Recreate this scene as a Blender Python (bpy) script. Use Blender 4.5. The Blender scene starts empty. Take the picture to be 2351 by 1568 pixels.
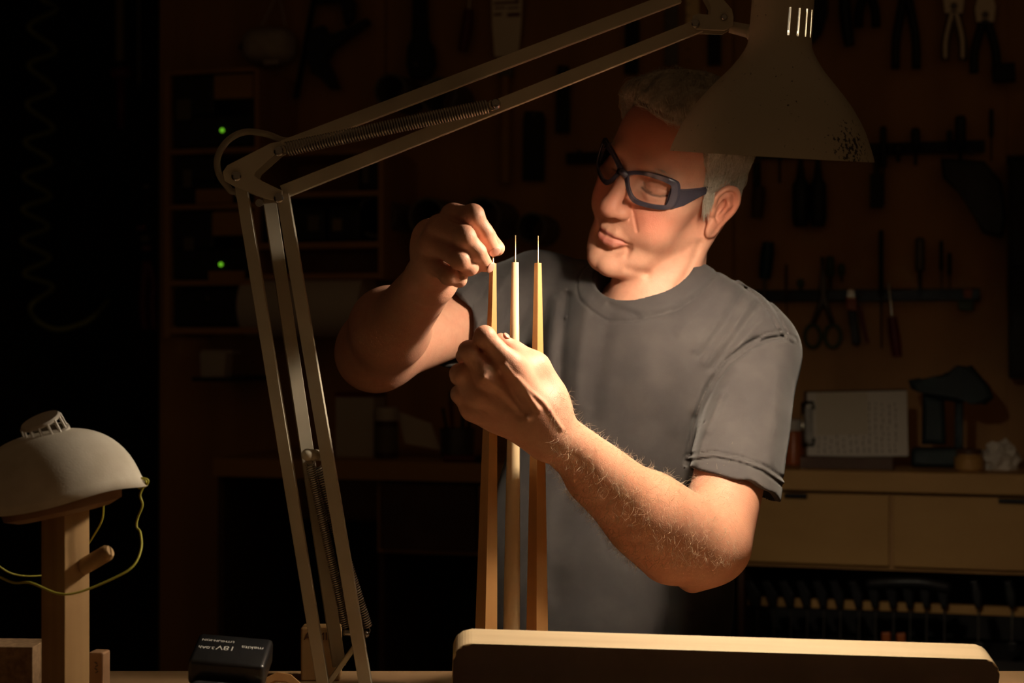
import bpy, bmesh, math, random
import numpy as np
from mathutils import Vector, Matrix

C = bpy.context.scene.collection
SC = bpy.context.scene
random.seed(7)
RNG = np.random.default_rng(7)

# ------------------------------------------------------------------ camera
FPX = 4000.0            # focal length in pixels of the 2351 x 1568 frame
CAMZ = 1.40
cam_d = bpy.data.cameras.new('camera')
cam = bpy.data.objects.new('camera', cam_d)
C.objects.link(cam)
cam.location = (0, 0, CAMZ)
cam.rotation_euler = (math.pi / 2, 0, 0)
cam_d.sensor_width = 36.0
cam_d.lens = FPX * 36.0 / 2351.0
cam_d.clip_start = 0.05
cam_d.dof.use_dof = True
cam_d.dof.focus_distance = 1.97
cam_d.dof.aperture_fstop = 6.3
SC.camera = cam

# ------------------------------------------------------------------ world and exposure
world = bpy.data.worlds.new('world')
SC.world = world
world.use_nodes = True
world.node_tree.nodes['Background'].inputs[0].default_value = (1.0, 0.56, 0.26, 1)
world.node_tree.nodes['Background'].inputs[1].default_value = 0.034
SC.view_settings.view_transform = 'Standard'
SC.view_settings.look = 'None'
SC.view_settings.exposure = 0.0
SC.view_settings.gamma = 1.0
SC.view_settings.use_curve_mapping = False
LAMP_STRENGTH = 560.0


def P(px, py, D):
    """world point of a place seen in the photograph, at its own distance D from the camera"""
    return Vector(((px - 1175.5) * D / FPX, D, CAMZ + (784.0 - py) * D / FPX))


def M_PX(n, D):
    return n * D / FPX


# ------------------------------------------------------------------ materials
MATS = {}


def mat(name, col, rough=0.6, metal=0.0, spec=0.5, noise=None, bump=None, alpha=None):
    """noise = (second colour, scale, stretch xyz, detail); bump = (scale, strength, distance)"""
    if name in MATS:
        return MATS[name]
    m = bpy.data.materials.new(name)
    m.use_nodes = True
    nt = m.node_tree
    b = nt.nodes['Principled BSDF']
    b.inputs['Base Color'].default_value = (*col, 1)
    b.inputs['Roughness'].default_value = rough
    b.inputs['Metallic'].default_value = metal
    b.inputs['Specular IOR Level'].default_value = spec
    tc = nt.nodes.new('ShaderNodeTexCoord')
    if noise:
        c2, sc, st, det = noise
        mp = nt.nodes.new('ShaderNodeMapping')
        mp.inputs['Scale'].default_value = st
        nt.links.new(tc.outputs['Object'], mp.inputs['Vector'])
        n = nt.nodes.new('ShaderNodeTexNoise')
        n.inputs['Scale'].default_value = sc
        n.inputs['Detail'].default_value = det
        nt.links.new(mp.outputs['Vector'], n.inputs['Vector'])
        r = nt.nodes.new('ShaderNodeValToRGB')
        r.color_ramp.elements[0].position = 0.35
        r.color_ramp.elements[1].position = 0.68
        r.color_ramp.elements[0].color = (*col, 1)
        r.color_ramp.elements[1].color = (*c2, 1)
        nt.links.new(n.outputs['Fac'], r.inputs['Fac'])
        nt.links.new(r.outputs['Color'], b.inputs['Base Color'])
    if bump:
        sc, s, dist = bump
        n = nt.nodes.new('ShaderNodeTexNoise')
        n.inputs['Scale'].default_value = sc
        n.inputs['Detail'].default_value = 4
        nt.links.new(tc.outputs['Object'], n.inputs['Vector'])
        bp = nt.nodes.new('ShaderNodeBump')
        bp.inputs['Strength'].default_value = s
        bp.inputs['Distance'].default_value = dist
        nt.links.new(n.outputs['Fac'], bp.inputs['Height'])
        nt.links.new(bp.outputs['Normal'], b.inputs['Normal'])
    MATS[name] = m
    return m


def wood(name, c1, c2, scale=30.0, stretch=(1, 1, 0.06), rough=0.55, spec=0.4):
    return mat(name, c1, rough, 0, spec, noise=(c2, scale, stretch, 6), bump=(180, 0.12, 0.0006))


# ------------------------------------------------------------------ object helpers
def finish(name, me, material, parent=None, smooth=False):
    o = bpy.data.objects.new(name, me)
    C.objects.link(o)
    if material:
        me.materials.append(material)
    if smooth:
        me.polygons.foreach_set('use_smooth', [True] * len(me.polygons))
    if parent is not None:
        o.parent = parent
        o.matrix_parent_inverse = parent.matrix_world.inverted() if False else Matrix.Translation(-Vector(parent.location))
    return o


def tag(o, label=None, cat=None, group=None, kind=None):
    if label: o['label'] = label
    if cat: o['category'] = cat
    if group: o['group'] = group
    if kind: o['kind'] = kind
    return o


def thing(name, loc, label, cat, group=None):
    o = bpy.data.objects.new(name, None)
    o.empty_display_size = 0.05
    o.location = loc
    C.objects.link(o)
    return tag(o, label, cat, group)


class MB:
    """mesh builder: everything added becomes ONE mesh, in world coordinates"""

    def __init__(self):
        self.bm = bmesh.new()

    def box(self, c, s, rot=None, bev=0.0, seg=2):
        r = bmesh.ops.create_cube(self.bm, size=1.0)
        vs = r['verts']
        bmesh.ops.scale(self.bm, vec=Vector(s), verts=vs)
        if bev > 0:
            es = list({e for v in vs for e in v.link_edges})
            rb = bmesh.ops.bevel(self.bm, geom=vs + es, offset=bev, segments=seg, profile=0.5, affect='EDGES')
            vs = list({v for f in rb['faces'] for v in f.verts} | {v for v in vs if v.is_valid})
        m = Matrix.Translation(Vector(c)) @ (rot.to_4x4() if rot is not None else Matrix.Identity(4))
        bmesh.ops.transform(self.bm, matrix=m, verts=vs)
        return self

    def tube(self, pts, r, n=10, caps=True, closed=False):
        """swept tube; r a number or a list"""
        pts = [Vector(p) for p in pts]
        N = len(pts)
        rr = r if hasattr(r, '__len__') else [r] * N
        rings = []
        up = None
        for i, p in enumerate(pts):
            if closed:
                t = (pts[(i + 1) % N] - pts[i - 1])
            else:
                t = pts[min(i + 1, N - 1)] - pts[max(i - 1, 0)]
            if t.length < 1e-9: t = Vector((0, 0, 1))
            t.normalize()
            if up is None:
                up = Vector((0, 0, 1)) if abs(t.z) < 0.9 else Vector((1, 0, 0))
            s = t.cross(up)
            if s.length < 1e-6:
                s = t.orthogonal()
            s.normalize()
            up = s.cross(t).normalized()
            rings.append([self.bm.verts.new(p + rr[i] * (math.cos(a) * s + math.sin(a) * up))
                          for a in [2 * math.pi * k / n for k in range(n)]])
        M = N if closed else N - 1
        for i in range(M):
            a, b = rings[i], rings[(i + 1) % N]
            for k in range(n):
                self.bm.faces.new((a[k], a[(k + 1) % n], b[(k + 1) % n], b[k]))
        if caps and not closed:
            self.bm.faces.new(list(reversed(rings[0])))
            self.bm.faces.new(rings[-1])
        return self

    def lathe(self, prof, c, axis=(0, 0, 1), n=32, cap0=False, cap1=False):
        """prof: list of (radius, height) along axis from c"""
        ax = Vector(axis).normalized()
        s = ax.orthogonal().normalized()
        u = ax.cross(s)
        rings = []
        c = Vector(c)
        for r, h in prof:
            rings.append([self.bm.verts.new(c + ax * h + max(r, 1e-5) * (math.cos(2 * math.pi * k / n) * s + math.sin(2 * math.pi * k / n) * u)) for k in range(n)])
        for a, b in zip(rings, rings[1:]):
            for k in range(n):
                self.bm.faces.new((a[k], a[(k + 1) % n], b[(k + 1) % n], b[k]))
        if cap0: self.bm.faces.new(list(reversed(rings[0])))
        if cap1: self.bm.faces.new(rings[-1])
        return self

    def prism(self, outline, origin, ux, uy, depth, bev=0.0):
        """outline [(u,v)..] in the plane origin+u*ux+v*uy, extruded along ux x uy by depth (centred)"""
        ux = Vector(ux); uy = Vector(uy)
        nrm = ux.cross(uy).normalized()
        o = Vector(origin)
        a = [self.bm.verts.new(o + u * ux + v * uy - nrm * depth / 2) for u, v in outline]
        b = [self.bm.verts.new(o + u * ux + v * uy + nrm * depth / 2) for u, v in outline]
        n = len(a)
        fs = [self.bm.faces.new(list(reversed(a))), self.bm.faces.new(b)]
        for k in range(n):
            fs.append(self.bm.faces.new((a[k], a[(k + 1) % n], b[(k + 1) % n], b[k])))
        if bev > 0:
            es = list({e for f in fs[:2] for e in f.edges})
            bmesh.ops.bevel(self.bm, geom=es, offset=bev, segments=2, profile=0.5, affect='EDGES')
        return self

    def sphere(self, c, r, seg=16, ring=10, scale=(1, 1, 1), rot=None):
        x = bmesh.ops.create_uvsphere(self.bm, u_segments=seg, v_segments=ring, radius=r)
        m = Matrix.Translation(Vector(c)) @ (rot.to_4x4() if rot is not None else Matrix.Identity(4)) @ Matrix.Diagonal((*scale, 1))
        bmesh.ops.transform(self.bm, matrix=m, verts=x['verts'])
        return self

    def build(self, name, material, parent=None, smooth=False, auto=None):
        bmesh.ops.recalc_face_normals(self.bm, faces=self.bm.faces)
        me = bpy.data.meshes.new(name)
        self.bm.to_mesh(me)
        self.bm.free()
        o = finish(name, me, material, parent, smooth)
        if smooth and auto:
            me.set_sharp_from_angle(angle=math.radians(auto))
        return o


def text_obj(name, body, loc, rot, size, material, parent=None, extrude=0.0002, align='CENTER'):
    cu = bpy.data.curves.new(name, 'FONT')
    cu.body = body
    cu.size = size
    cu.extrude = extrude
    cu.align_x = align
    cu.align_y = 'CENTER'
    t = bpy.data.objects.new(name, cu)
    C.objects.link(t)
    dg = bpy.context.evaluated_depsgraph_get()
    me = bpy.data.meshes.new_from_object(t.evaluated_get(dg))
    bpy.data.objects.remove(t)
    me.transform(Matrix.Translation(Vector(loc)) @ rot.to_4x4())
    return finish(name, me, material, parent)


def catmull(pts, n=8):
    pts = [Vector(p) for p in pts]
    q = [2 * pts[0] - pts[1]] + pts + [2 * pts[-1] - pts[-2]]
    out = []
    for i in range(1, len(q) - 2):
        for k in range(n):
            t = k / n
            a, b, c, d = q[i - 1], q[i], q[i + 1], q[i + 2]
            out.append(0.5 * ((2 * b) + (c - a) * t + (2 * a - 5 * b + 4 * c - d) * t * t + (3 * b - a - 3 * c + d) * t ** 3))
    out.append(pts[-1])
    return out


# ------------------------------------------------------------------ sculpting in distance fields
BZ = 1.008            # height of the bench top
F4 = np.float32
BODY_H = 0.0016
SHIRT_H = 0.0021


def v3(p):
    return np.array(p, dtype=F4)


def ell(p, c, r, R=None):
    q = p - v3(c)
    if R is not None:
        q = q @ R.astype(F4)
    r = v3(r)
    k0 = np.sqrt(((q / r) ** 2).sum(1))
    k1 = np.sqrt(((q / (r * r)) ** 2).sum(1)) + 1e-9
    return k0 * (k0 - 1) / k1


def cap(p, a, b, ra, rb=None):
    a = v3(a); b = v3(b)
    rb = ra if rb is None else rb
    ab = b - a
    t = np.clip(((p - a) @ ab) / max(float(ab @ ab), 1e-12), 0, 1)
    return np.linalg.norm(p - a - t[:, None] * ab, axis=1) - (ra + (rb - ra) * t)


def chain(p, pts, rs, k=0.004):
    d = None
    for i in range(len(pts) - 1):
        e = cap(p, pts[i], pts[i + 1], rs[i], rs[i + 1])
        d = e if d is None else smin(d, e, k)
    return d


def smin(a, b, k):
    h = np.maximum(k - np.abs(a - b), 0) / k
    return np.minimum(a, b) - h * h * k * 0.25


def smax(a, b, k):
    return -smin(-a, -b, k)


def pdist(p, pts):
    """distance to a polyline (any dimension)"""
    d = None
    pts = [np.array(q, dtype=F4) for q in pts]
    for a, b in zip(pts, pts[1:]):
        ab = b - a
        t = np.clip(((p - a) @ ab) / max(float(ab @ ab), 1e-12), 0, 1)
        e = ((p - a - t[:, None] * ab) ** 2).sum(1)
        d = e if d is None else np.minimum(d, e)
    return np.sqrt(d)


def uv(p):
    """where points show in the photograph (pixels): used to place folds on the modelled surface"""
    return np.stack([1175.5 + p[:, 0] / p[:, 1] * FPX, 784.0 - (p[:, 2] - CAMZ) / p[:, 1] * FPX], 1).astype(F4)


def rotm(ax, deg):
    return np.array(Matrix.Rotation(math.radians(deg), 3, ax), dtype=F4)


def mesh_sdf(f, lo, hi, h):
    """block-sparse evaluation of f on a grid of step h, then surface nets -> verts, quads"""
    B = 8
    lo = np.array(lo, dtype=np.float64); hi = np.array(hi, dtype=np.float64)
    nb = np.ceil((hi - lo) / (h * B)).astype(int)
    n = nb * B
    g = np.stack(np.meshgrid(*[np.arange(k) for k in nb], indexing='ij'), -1).reshape(-1, 3)
    cen = (lo + (g + 0.5) * B * h).astype(F4)
    dc = np.empty(len(cen), F4)
    for s in range(0, len(cen), 300000):
        dc[s:s + 300000] = f(cen[s:s + 300000])
    V = np.repeat(np.repeat(np.repeat(np.where(dc > 0, F4(1), F4(-1)).reshape(nb), B, 0), B, 1), B, 2)
    act = np.nonzero(np.abs(dc) < B * h * 1.0)[0]
    off = np.stack(np.meshgrid(*[np.arange(B)] * 3, indexing='ij'), -1).reshape(-1, 3)
    step = 600
    for s in range(0, len(act), step):
        gi = g[act[s:s + step]]
        idx = (gi[:, None, :] * B + off[None]).reshape(-1, 3)
        V[idx[:, 0], idx[:, 1], idx[:, 2]] = f((lo + idx * h).astype(F4))
    V[0], V[-1], V[:, 0], V[:, -1], V[:, :, 0], V[:, :, -1] = 1, 1, 1, 1, 1, 1
    S = V < 0
    nx, ny, nz = n
    # edges with a sign change, per axis
    quads = []
    acc = {}
    cellid_all = []
    pos_all = []
    for ax in range(3):
        sl0 = [slice(None)] * 3; sl1 = [slice(None)] * 3
        sl0[ax] = slice(0, -1); sl1[ax] = slice(1, None)
        ch = S[tuple(sl0)] != S[tuple(sl1)]
        I = np.stack(np.nonzero(ch), 1)
        J = I.copy(); J[:, ax] += 1
        a = V[I[:, 0], I[:, 1], I[:, 2]]; b = V[J[:, 0], J[:, 1], J[:, 2]]
        t = a / (a - b)
        pos = I.astype(np.float64); pos[:, ax] += t
        u, w = [(1, 2), (2, 0), (0, 1)][ax]
        cells = []
        for du, dw in ((-1, -1), (0, -1), (0, 0), (-1, 0)):
            c = I.copy(); c[:, u] += du; c[:, w] += dw
            cid = (c[:, 0] * ny + c[:, 1]) * nz + c[:, 2]
            cells.append(cid)
            cellid_all.append(cid); pos_all.append(pos)
        q = np.stack(cells, 1)
        flip = a >= 0
        q[flip] = q[flip][:, ::-1]
        quads.append(q)
    cid = np.concatenate(cellid_all); pos = np.concatenate(pos_all)
    uq, inv = np.unique(cid, return_inverse=True)
    cnt = np.bincount(inv).astype(np.float64)
    vert = np.stack([np.bincount(inv, weights=pos[:, k]) / cnt for k in range(3)], 1)
    verts = (lo + vert * h).astype(F4)
    Q = np.searchsorted(uq, np.concatenate(quads))
    return verts, Q


def np_mesh(name, verts, quads):
    me = bpy.data.meshes.new(name)
    nv, nq = len(verts), len(quads)
    k = quads.shape[1]
    me.vertices.add(nv)
    me.vertices.foreach_set('co', np.ascontiguousarray(verts, dtype=F4).ravel())
    me.loops.add(nq * k)
    me.loops.foreach_set('vertex_index', quads.astype(np.int32).ravel())
    me.polygons.add(nq)
    me.polygons.foreach_set('loop_start', (np.arange(nq) * k).astype(np.int32))
    me.polygons.foreach_set('loop_total', np.full(nq, k, np.int32))
    me.update(calc_edges=True)
    me.validate()
    return me


def set_col(me, cols):
    a = me.color_attributes.new('tone', 'FLOAT_COLOR', 'POINT')
    c4 = np.ones((len(cols), 4), F4)
    c4[:, :3] = cols
    a.data.foreach_set('color', c4.ravel())


def vnoise(p, scale, seed=0):
    """cheap smooth value noise, vectorised"""
    q = p * scale + seed * 17.31
    i = np.floor(q).astype(np.int64)
    f = q - i
    f = f * f * (3 - 2 * f)
    def hsh(a, b, c):
        n = (a * 374761393 + b * 668265263 + c * 1442695041 + seed * 974711) & 0x7fffffff
        n = ((n ^ (n >> 13)) * 1274126177) & 0x7fffffff
        return ((n ^ (n >> 16)) & 0xffff) / 65535.0
    r = 0
    for dx in (0, 1):
        for dy in (0, 1):
            for dz in (0, 1):
                w = (f[:, 0] if dx else 1 - f[:, 0]) * (f[:, 1] if dy else 1 - f[:, 1]) * (f[:, 2] if dz else 1 - f[:, 2])
                r = r + w * hsh(i[:, 0] + dx, i[:, 1] + dy, i[:, 2] + dz)
    return (r * 2 - 1).astype(F4)


# ------------------------------------------------------------------ the room: a workshop, its tool wall turned 16 degrees
WK, WY0 = 0.2875, 4.66
WN_ = math.sqrt(1 + WK * WK)
wx = Vector((1, -WK, 0)) / WN_            # along the tool wall to the right
wn = Vector((-WK, -1, 0)) / WN_           # out of the wall into the room
WROT = Matrix((wx, -wn, Vector((0, 0, 1)))).transposed()


def WD(px, off):
    return (WY0 - off * WN_) / (1 + WK * (px - 1175.5) / FPX)


def Wp(px, py, off=0.0):
    """point on the plane `off` metres in front of the tool wall"""
    return P(px, py, WD(px, off))


def wpx(n, px, off=0.0):
    return M_PX(n, WD(px, off))


m_ply = wood('birch_plywood', (0.56, 0.300, 0.105), (0.43, 0.225, 0.075), 9, (1, 1, 0.10), 0.6)
m_ply2 = wood('pale_plywood', (0.52, 0.29, 0.085), (0.44, 0.235, 0.065), 7, (0.12, 1, 1), 0.55)
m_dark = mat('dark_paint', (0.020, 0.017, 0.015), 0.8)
m_floor = mat('concrete', (0.10, 0.085, 0.07), 0.8, noise=((0.06, 0.05, 0.04), 5, (1, 1, 1), 5))
m_black = mat('black_plastic', (0.012, 0.012, 0.013), 0.45, noise=((0.020, 0.020, 0.020), 60, (1, 1, 1), 3))
m_blackm = mat('black_iron', (0.016, 0.016, 0.017), 0.38, 0.6)
m_shiny = mat('polished_steel', (0.55, 0.48, 0.38), 0.22, 1.0)
m_dull = mat('dull_steel', (0.16, 0.145, 0.125), 0.45, 0.8)
m_red = mat('dark_red', (0.17, 0.016, 0.014), 0.4)
m_white = mat('white_paper', (0.72, 0.66, 0.56), 0.7)
m_whitep = mat('white_plastic', (0.62, 0.57, 0.48), 0.45)
m_walnut = wood('walnut', (0.10, 0.045, 0.02), (0.07, 0.03, 0.014), 12, (0.15, 1, 1), 0.5)


def struct(o):
    o['kind'] = 'structure'
    return o


struct(MB().box((0, 3.2, -0.02), (7.0, 8.0, 0.04)).build('floor', m_floor))
struct(MB().box((0, 5.2, 2.92), (7.0, 4.0, 0.04)).build('ceiling', m_dark))
struct(MB().box((-3.45, 3.2, 1.45), (0.1, 8.0, 2.9)).build('wall_left', m_dark))
struct(MB().box((3.45, 3.2, 1.45), (0.1, 8.0, 2.9)).build('wall_right', m_dark))
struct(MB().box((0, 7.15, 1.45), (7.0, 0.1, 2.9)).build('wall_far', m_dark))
# the tool wall is clad in three plywood boards standing side by side
wall = MB()
a = Wp(366, 784, -0.010); b = Wp(2700, 784, -0.010)
wall.box(((a + b) / 2 + Vector((0, 0, 1.45 - (a.z + b.z) / 2)) - wn * 0.04), ((b - a).length, 0.08, 2.9), WROT)
wall_back = struct(wall.build('wall_back', m_ply))
for x0, x1 in ((368, 883), (889, 1682), (1688, 2312)):
    a = Wp(x0, 784); b = Wp(x1, 784)
    MB().box(((a + b) / 2 + Vector((0, 0, 1.60 - a.z)) - wn * 0.006), ((b - a).length, 0.012, 2.55), WROT, 0.001).build('panel', m_ply, wall_back)


def wbox(px0, py0, px1, py1, off, depth, bev=0.002, mb=None):
    """box whose front face (off metres out of the wall) shows at those pixels"""
    a = Wp(px0, (py0 + py1) / 2, off); b = Wp(px1, (py0 + py1) / 2, off)
    cx = (px0 + px1) / 2
    z0 = Wp(cx, py1, off).z; z1 = Wp(cx, py0, off).z
    c = (a + b) / 2; c.z = (z0 + z1) / 2
    mb = mb or MB()
    mb.box(c - wn * depth / 2, ((b - a).length, depth, z1 - z0), WROT, bev)
    return mb


def rod(pts, r, name, material, parent=None, n=8, smooth=True):
    return MB().tube(pts, r, n).build(name, material, parent, smooth=smooth, auto=40)


def wprism(outline_px, off, depth, bev=0.001, mb=None):
    """flat silhouette with real thickness hung `off` metres in front of the wall"""
    xs = [q[0] for q in outline_px]; ys = [q[1] for q in outline_px]
    cx, cy = sum(xs) / len(xs), sum(ys) / len(ys)
    o = Wp(cx, cy, off)
    pts = []
    for x, y in outline_px:
        q = Wp(x, y, off) - o
        pts.append((q.dot(wx), q.z))
    if sum(a[0] * b[1] - b[0] * a[1] for a, b in zip(pts, pts[1:] + pts[:1])) < 0:
        pts.reverse()
    mb = mb or MB()
    mb.prism(pts, o, wx, Vector((0, 0, 1)), depth, bev)
    return mb


# ------------------------------------------------------------------ the man: body
HY, HP, HR = 133.64, -11.0, -30.0
HM = (rotm('Z', HY) @ rotm('X', HP) @ rotm('Y', HR)).astype(F4)
HD = 2.30
HS = 1753.8 * HD / FPX
HT = v3(P(1544.7, 413.5, HD))


def to_head(p):
    q = ((p - HT) @ HM) / HS
    return (q * v3((-1, 1, 1))).astype(F4)


def from_head(l):
    q = np.atleast_2d(np.array(l, dtype=F4)) * v3((-1, 1, 1))
    r = HT + HS * (q @ HM.T)
    return r if len(np.shape(l)) > 1 else r[0]


def sabs(x, k=0.004):
    return np.sqrt(x * x + k * k) - k * 0.5


EAR_R = rotm('Z', 24) @ rotm('X', 10)


def catm(pts, n=4):
    return [tuple(q) for q in catmull(pts, n)]


def head_l(p):
    """p: local head coordinates, x to his left, y forward, z up"""
    s = np.stack([np.abs(p[:, 0]), p[:, 1], p[:, 2]], 1)
    d = ell(p, (0, -0.008, 0.046), (0.075, 0.090, 0.084))
    d = smin(d, ell(p, (0, 0.040, 0.052), (0.061, 0.052, 0.060)), 0.03)
    d = smin(d, ell(p, (0, 0.032, -0.020), (0.061, 0.060, 0.062)), 0.03)
    d = smin(d, ell(s, (0.047, 0.054, -0.004), (0.022, 0.026, 0.018)), 0.022)       # cheekbone
    d = smin(d, ell(s, (0.036, 0.060, -0.040), (0.030, 0.031, 0.034)), 0.022)       # cheek
    d = smin(d, cap(s, (0.055, 0.004, -0.052), (0.024, 0.080, -0.101), 0.016, 0.016), 0.026)   # jaw
    d = smin(d, ell(p, (0, 0.0890, -0.104), (0.025, 0.0185, 0.0180)), 0.014)           # chin
    d = smin(d, ell(s, (0.010, 0.0960, -0.106), (0.012, 0.011, 0.011)), 0.010)
    d = smin(d, ell(p, (0, 0.073, -0.052), (0.034, 0.028, 0.030)), 0.018)             # muzzle
    d = smin(d, ell(p, (0, 0.040, -0.088), (0.040, 0.048, 0.024)), 0.022)             # under the chin
    d = smin(d, ell(s, (0.030, 0.062, -0.088), (0.018, 0.022, 0.016)), 0.018)         # jowl
    # brow
    d = smin(d, chain(s, [(0.0, 0.0885, 0.040), (0.022, 0.0885, 0.042), (0.044, 0.070, 0.036)], [0.009, 0.010, 0.008], 0.008), 0.016)
    # sockets, lids
    d = smax(d, -ell(s, (0.031, 0.099, 0.020), (0.021, 0.019, 0.0125)), 0.014)
    d = smin(d, ell(s, (0.0315, 0.0725, 0.0195), (0.0150, 0.0130, 0.0130)), 0.006)
    d = smin(d, chain(s, [(0.018, 0.081, 0.008), (0.032, 0.083, 0.0055), (0.045, 0.073, 0.010)], [0.004, 0.005, 0.004]), 0.010)
    d = d + 0.0012 * np.exp(-(pdist(s, [(0.0175, 0.083, 0.0175), (0.025, 0.0865, 0.0125), (0.033, 0.0860, 0.0120), (0.046, 0.074, 0.0165)]) / 0.0017) ** 2)  # lid slit
    d = d + 0.0010 * np.exp(-(pdist(s, [(0.018, 0.084, 0.024), (0.030, 0.0855, 0.0285), (0.045, 0.073, 0.024)]) / 0.002) ** 2)
    d = d + 0.0010 * np.exp(-(pdist(s, [(0.020, 0.086, 0.0055), (0.032, 0.087, 0.0010), (0.044, 0.078, 0.0015)]) / 0.0030) ** 2)   # bag
    # nose
    d = smin(d, chain(p, [(0, 0.088, 0.034), (0, 0.1015, 0.010), (0, 0.1125, -0.016)], [0.0085, 0.0090, 0.0112], 0.006), 0.012)
    d = smin(d, ell(p, (0, 0.1145, -0.0240), (0.0145, 0.0120, 0.0114)), 0.008)
    d = smin(d, ell(s, (0.0128, 0.1015, -0.0260), (0.0090, 0.0120, 0.0092)), 0.006)
    d = smax(d, -ell(s, (0.0068, 0.1085, -0.0355), (0.0045, 0.0072, 0.0060)), 0.004)
    d = d + 0.0014 * np.exp(-(pdist(s, [(0.0200, 0.101, -0.014), (0.0225, 0.097, -0.022), (0.0205, 0.095, -0.031)]) / 0.0025) ** 2)
    # philtrum and lips
    d = smin(d, chain(s, [(0.0, 0.1015, -0.0575), (0.010, 0.0990, -0.0575), (0.021, 0.0905, -0.0600)], [0.0060, 0.0058, 0.0035], 0.004), 0.007)
    d = smin(d, chain(s, [(0.0, 0.1010, -0.0720), (0.010, 0.0985, -0.0710), (0.020, 0.0900, -0.0675)], [0.0068, 0.0064, 0.0032], 0.004), 0.006)
    d = d + 0.0036 * np.exp(-(pdist(s, [(0.0, 0.1085, -0.0650), (0.010, 0.1045, -0.0640), (0.020, 0.0955, -0.0640), (0.0255, 0.0895, -0.0665)]) / 0.0017) ** 2)
    d = d + 0.0012 * np.exp(-(pdist(p, [(0, 0.108, -0.036), (0, 0.106, -0.048)]) / 0.0032) ** 2)
    d = d + 0.0042 * np.exp(-(pdist(s, [(0.0, 0.100, -0.0845), (0.013, 0.095, -0.0825), (0.023, 0.087, -0.0760)]) / 0.0060) ** 2)
    # smile line of the far cheek, jowl crease
    d = d + 0.0035 * (p[:, 0] < 0) * np.exp(-(pdist(s, [(0.0200, 0.097, -0.020), (0.0270, 0.0895, -0.034), (0.0330, 0.083, -0.050), (0.0340, 0.080, -0.062)]) / 0.0028) ** 2)
    d = d + 0.0018 * np.exp(-(pdist(s, [(0.0285, 0.087, -0.061), (0.0310, 0.083, -0.076), (0.0290, 0.082, -0.090)]) / 0.0042) ** 2)
    d = d + 0.0022 * np.exp(-(pdist(s, [(0.0250, 0.080, -0.110), (0.0400, 0.055, -0.108), (0.0500, 0.030, -0.095)]) / 0.0060) ** 2)
    # ears
    e = ell(s, (0.0800, -0.0090, 0.000), (0.0060, 0.0145, 0.0290), EAR_R)
    e = smin(e, ell(s, (0.0800, -0.0010, -0.0300), (0.0050, 0.0105, 0.0140)), 0.006)      # lobe
    e = smin(e, ell(s, (0.0730, -0.0080, 0.0), (0.0090, 0.0120, 0.0230)), 0.010)
    e = smax(e, -ell(s, (0.0865, -0.0060, -0.0020), (0.0105, 0.0095, 0.0180), EAR_R), 0.003)
    rim = catm([(0.0770, 0.0080, 0.0020), (0.0790, 0.0080, 0.0160), (0.0830, -0.0010, 0.0280), (0.0880, -0.0150, 0.0270), (0.0910, -0.0235, 0.0130), (0.0890, -0.0235, -0.0040), (0.0840, -0.0160, -0.0210), (0.0805, -0.0060, -0.0370)])
    e = smin(e, chain(s, rim, [0.0034] * (len(rim) - 2) + [0.0042, 0.0050], 0.002), 0.0035)
    e = smin(e, chain(s, [(0.0835, -0.0090, 0.0180), (0.0865, -0.0130, 0.0040), (0.0815, -0.0090, -0.0140)], [0.0028, 0.0030, 0.0030], 0.003), 0.005)   # antihelix
    e = smin(e, ell(s, (0.0770, 0.0060, -0.0060), (0.0050, 0.0040, 0.0070)), 0.004)        # tragus
    d = smin(d, e, 0.006)
    return d


DH = -0.045        # the hands' distance, as a whole
NECK0 = from_head((0.0, -0.016, -0.045))
NECK1 = v3(P(1508, 700, 2.335))
THROAT = from_head((0.0, 0.034, -0.092))
NOTCH = v3(P(1462, 742, 2.305))
MASTO = from_head((0.066, -0.026, -0.030))
MASTOR = from_head((-0.066, -0.026, -0.030))
SHL = v3(P(1738, 815, 2.28))
SHR = v3(P(1235, 676, 2.445))
ELL_ = v3(P(1602, 1258, 2.065))
WRL = v3(P(1246, 978, 1.925 + DH))
ELR = v3(P(868, 802, 2.170))
WRR = v3(P(985, 648, 1.965 + DH))

# fingers: pixel places with their own distance, and radii in metres
def fp(*a):
    return [v3(P(q[0], q[1], q[2] + DH)) for q in a]


LH = {  # his left hand, closed round the leg
    'index': (fp((1172, 836, 1.882), (1113, 772, 1.872), (1104, 780, 1.902), (1120, 800, 1.918)), [0.0115, 0.0102, 0.0085, 0.0078]),
    'middle': (fp((1118, 862, 1.880), (1076, 806, 1.874), (1066, 818, 1.905), (1086, 838, 1.925)), [0.0115, 0.0100, 0.0085, 0.0078]),
    'ring': (fp((1094, 905, 1.888), (1056, 858, 1.882), (1052, 866, 1.912), (1076, 880, 1.930)), [0.0110, 0.0098, 0.0082, 0.0075]),
    'pinky': (fp((1084, 940, 1.898), (1056, 905, 1.894), (1054, 908, 1.920), (1074, 916, 1.934)), [0.0100, 0.0088, 0.0075, 0.0070]),
}
LTH = (fp((1262, 900, 1.930), (1228, 845, 1.925), (1182, 806, 1.922), (1150, 781, 1.918)), [0.0140, 0.0120, 0.0100, 0.0078])
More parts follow.
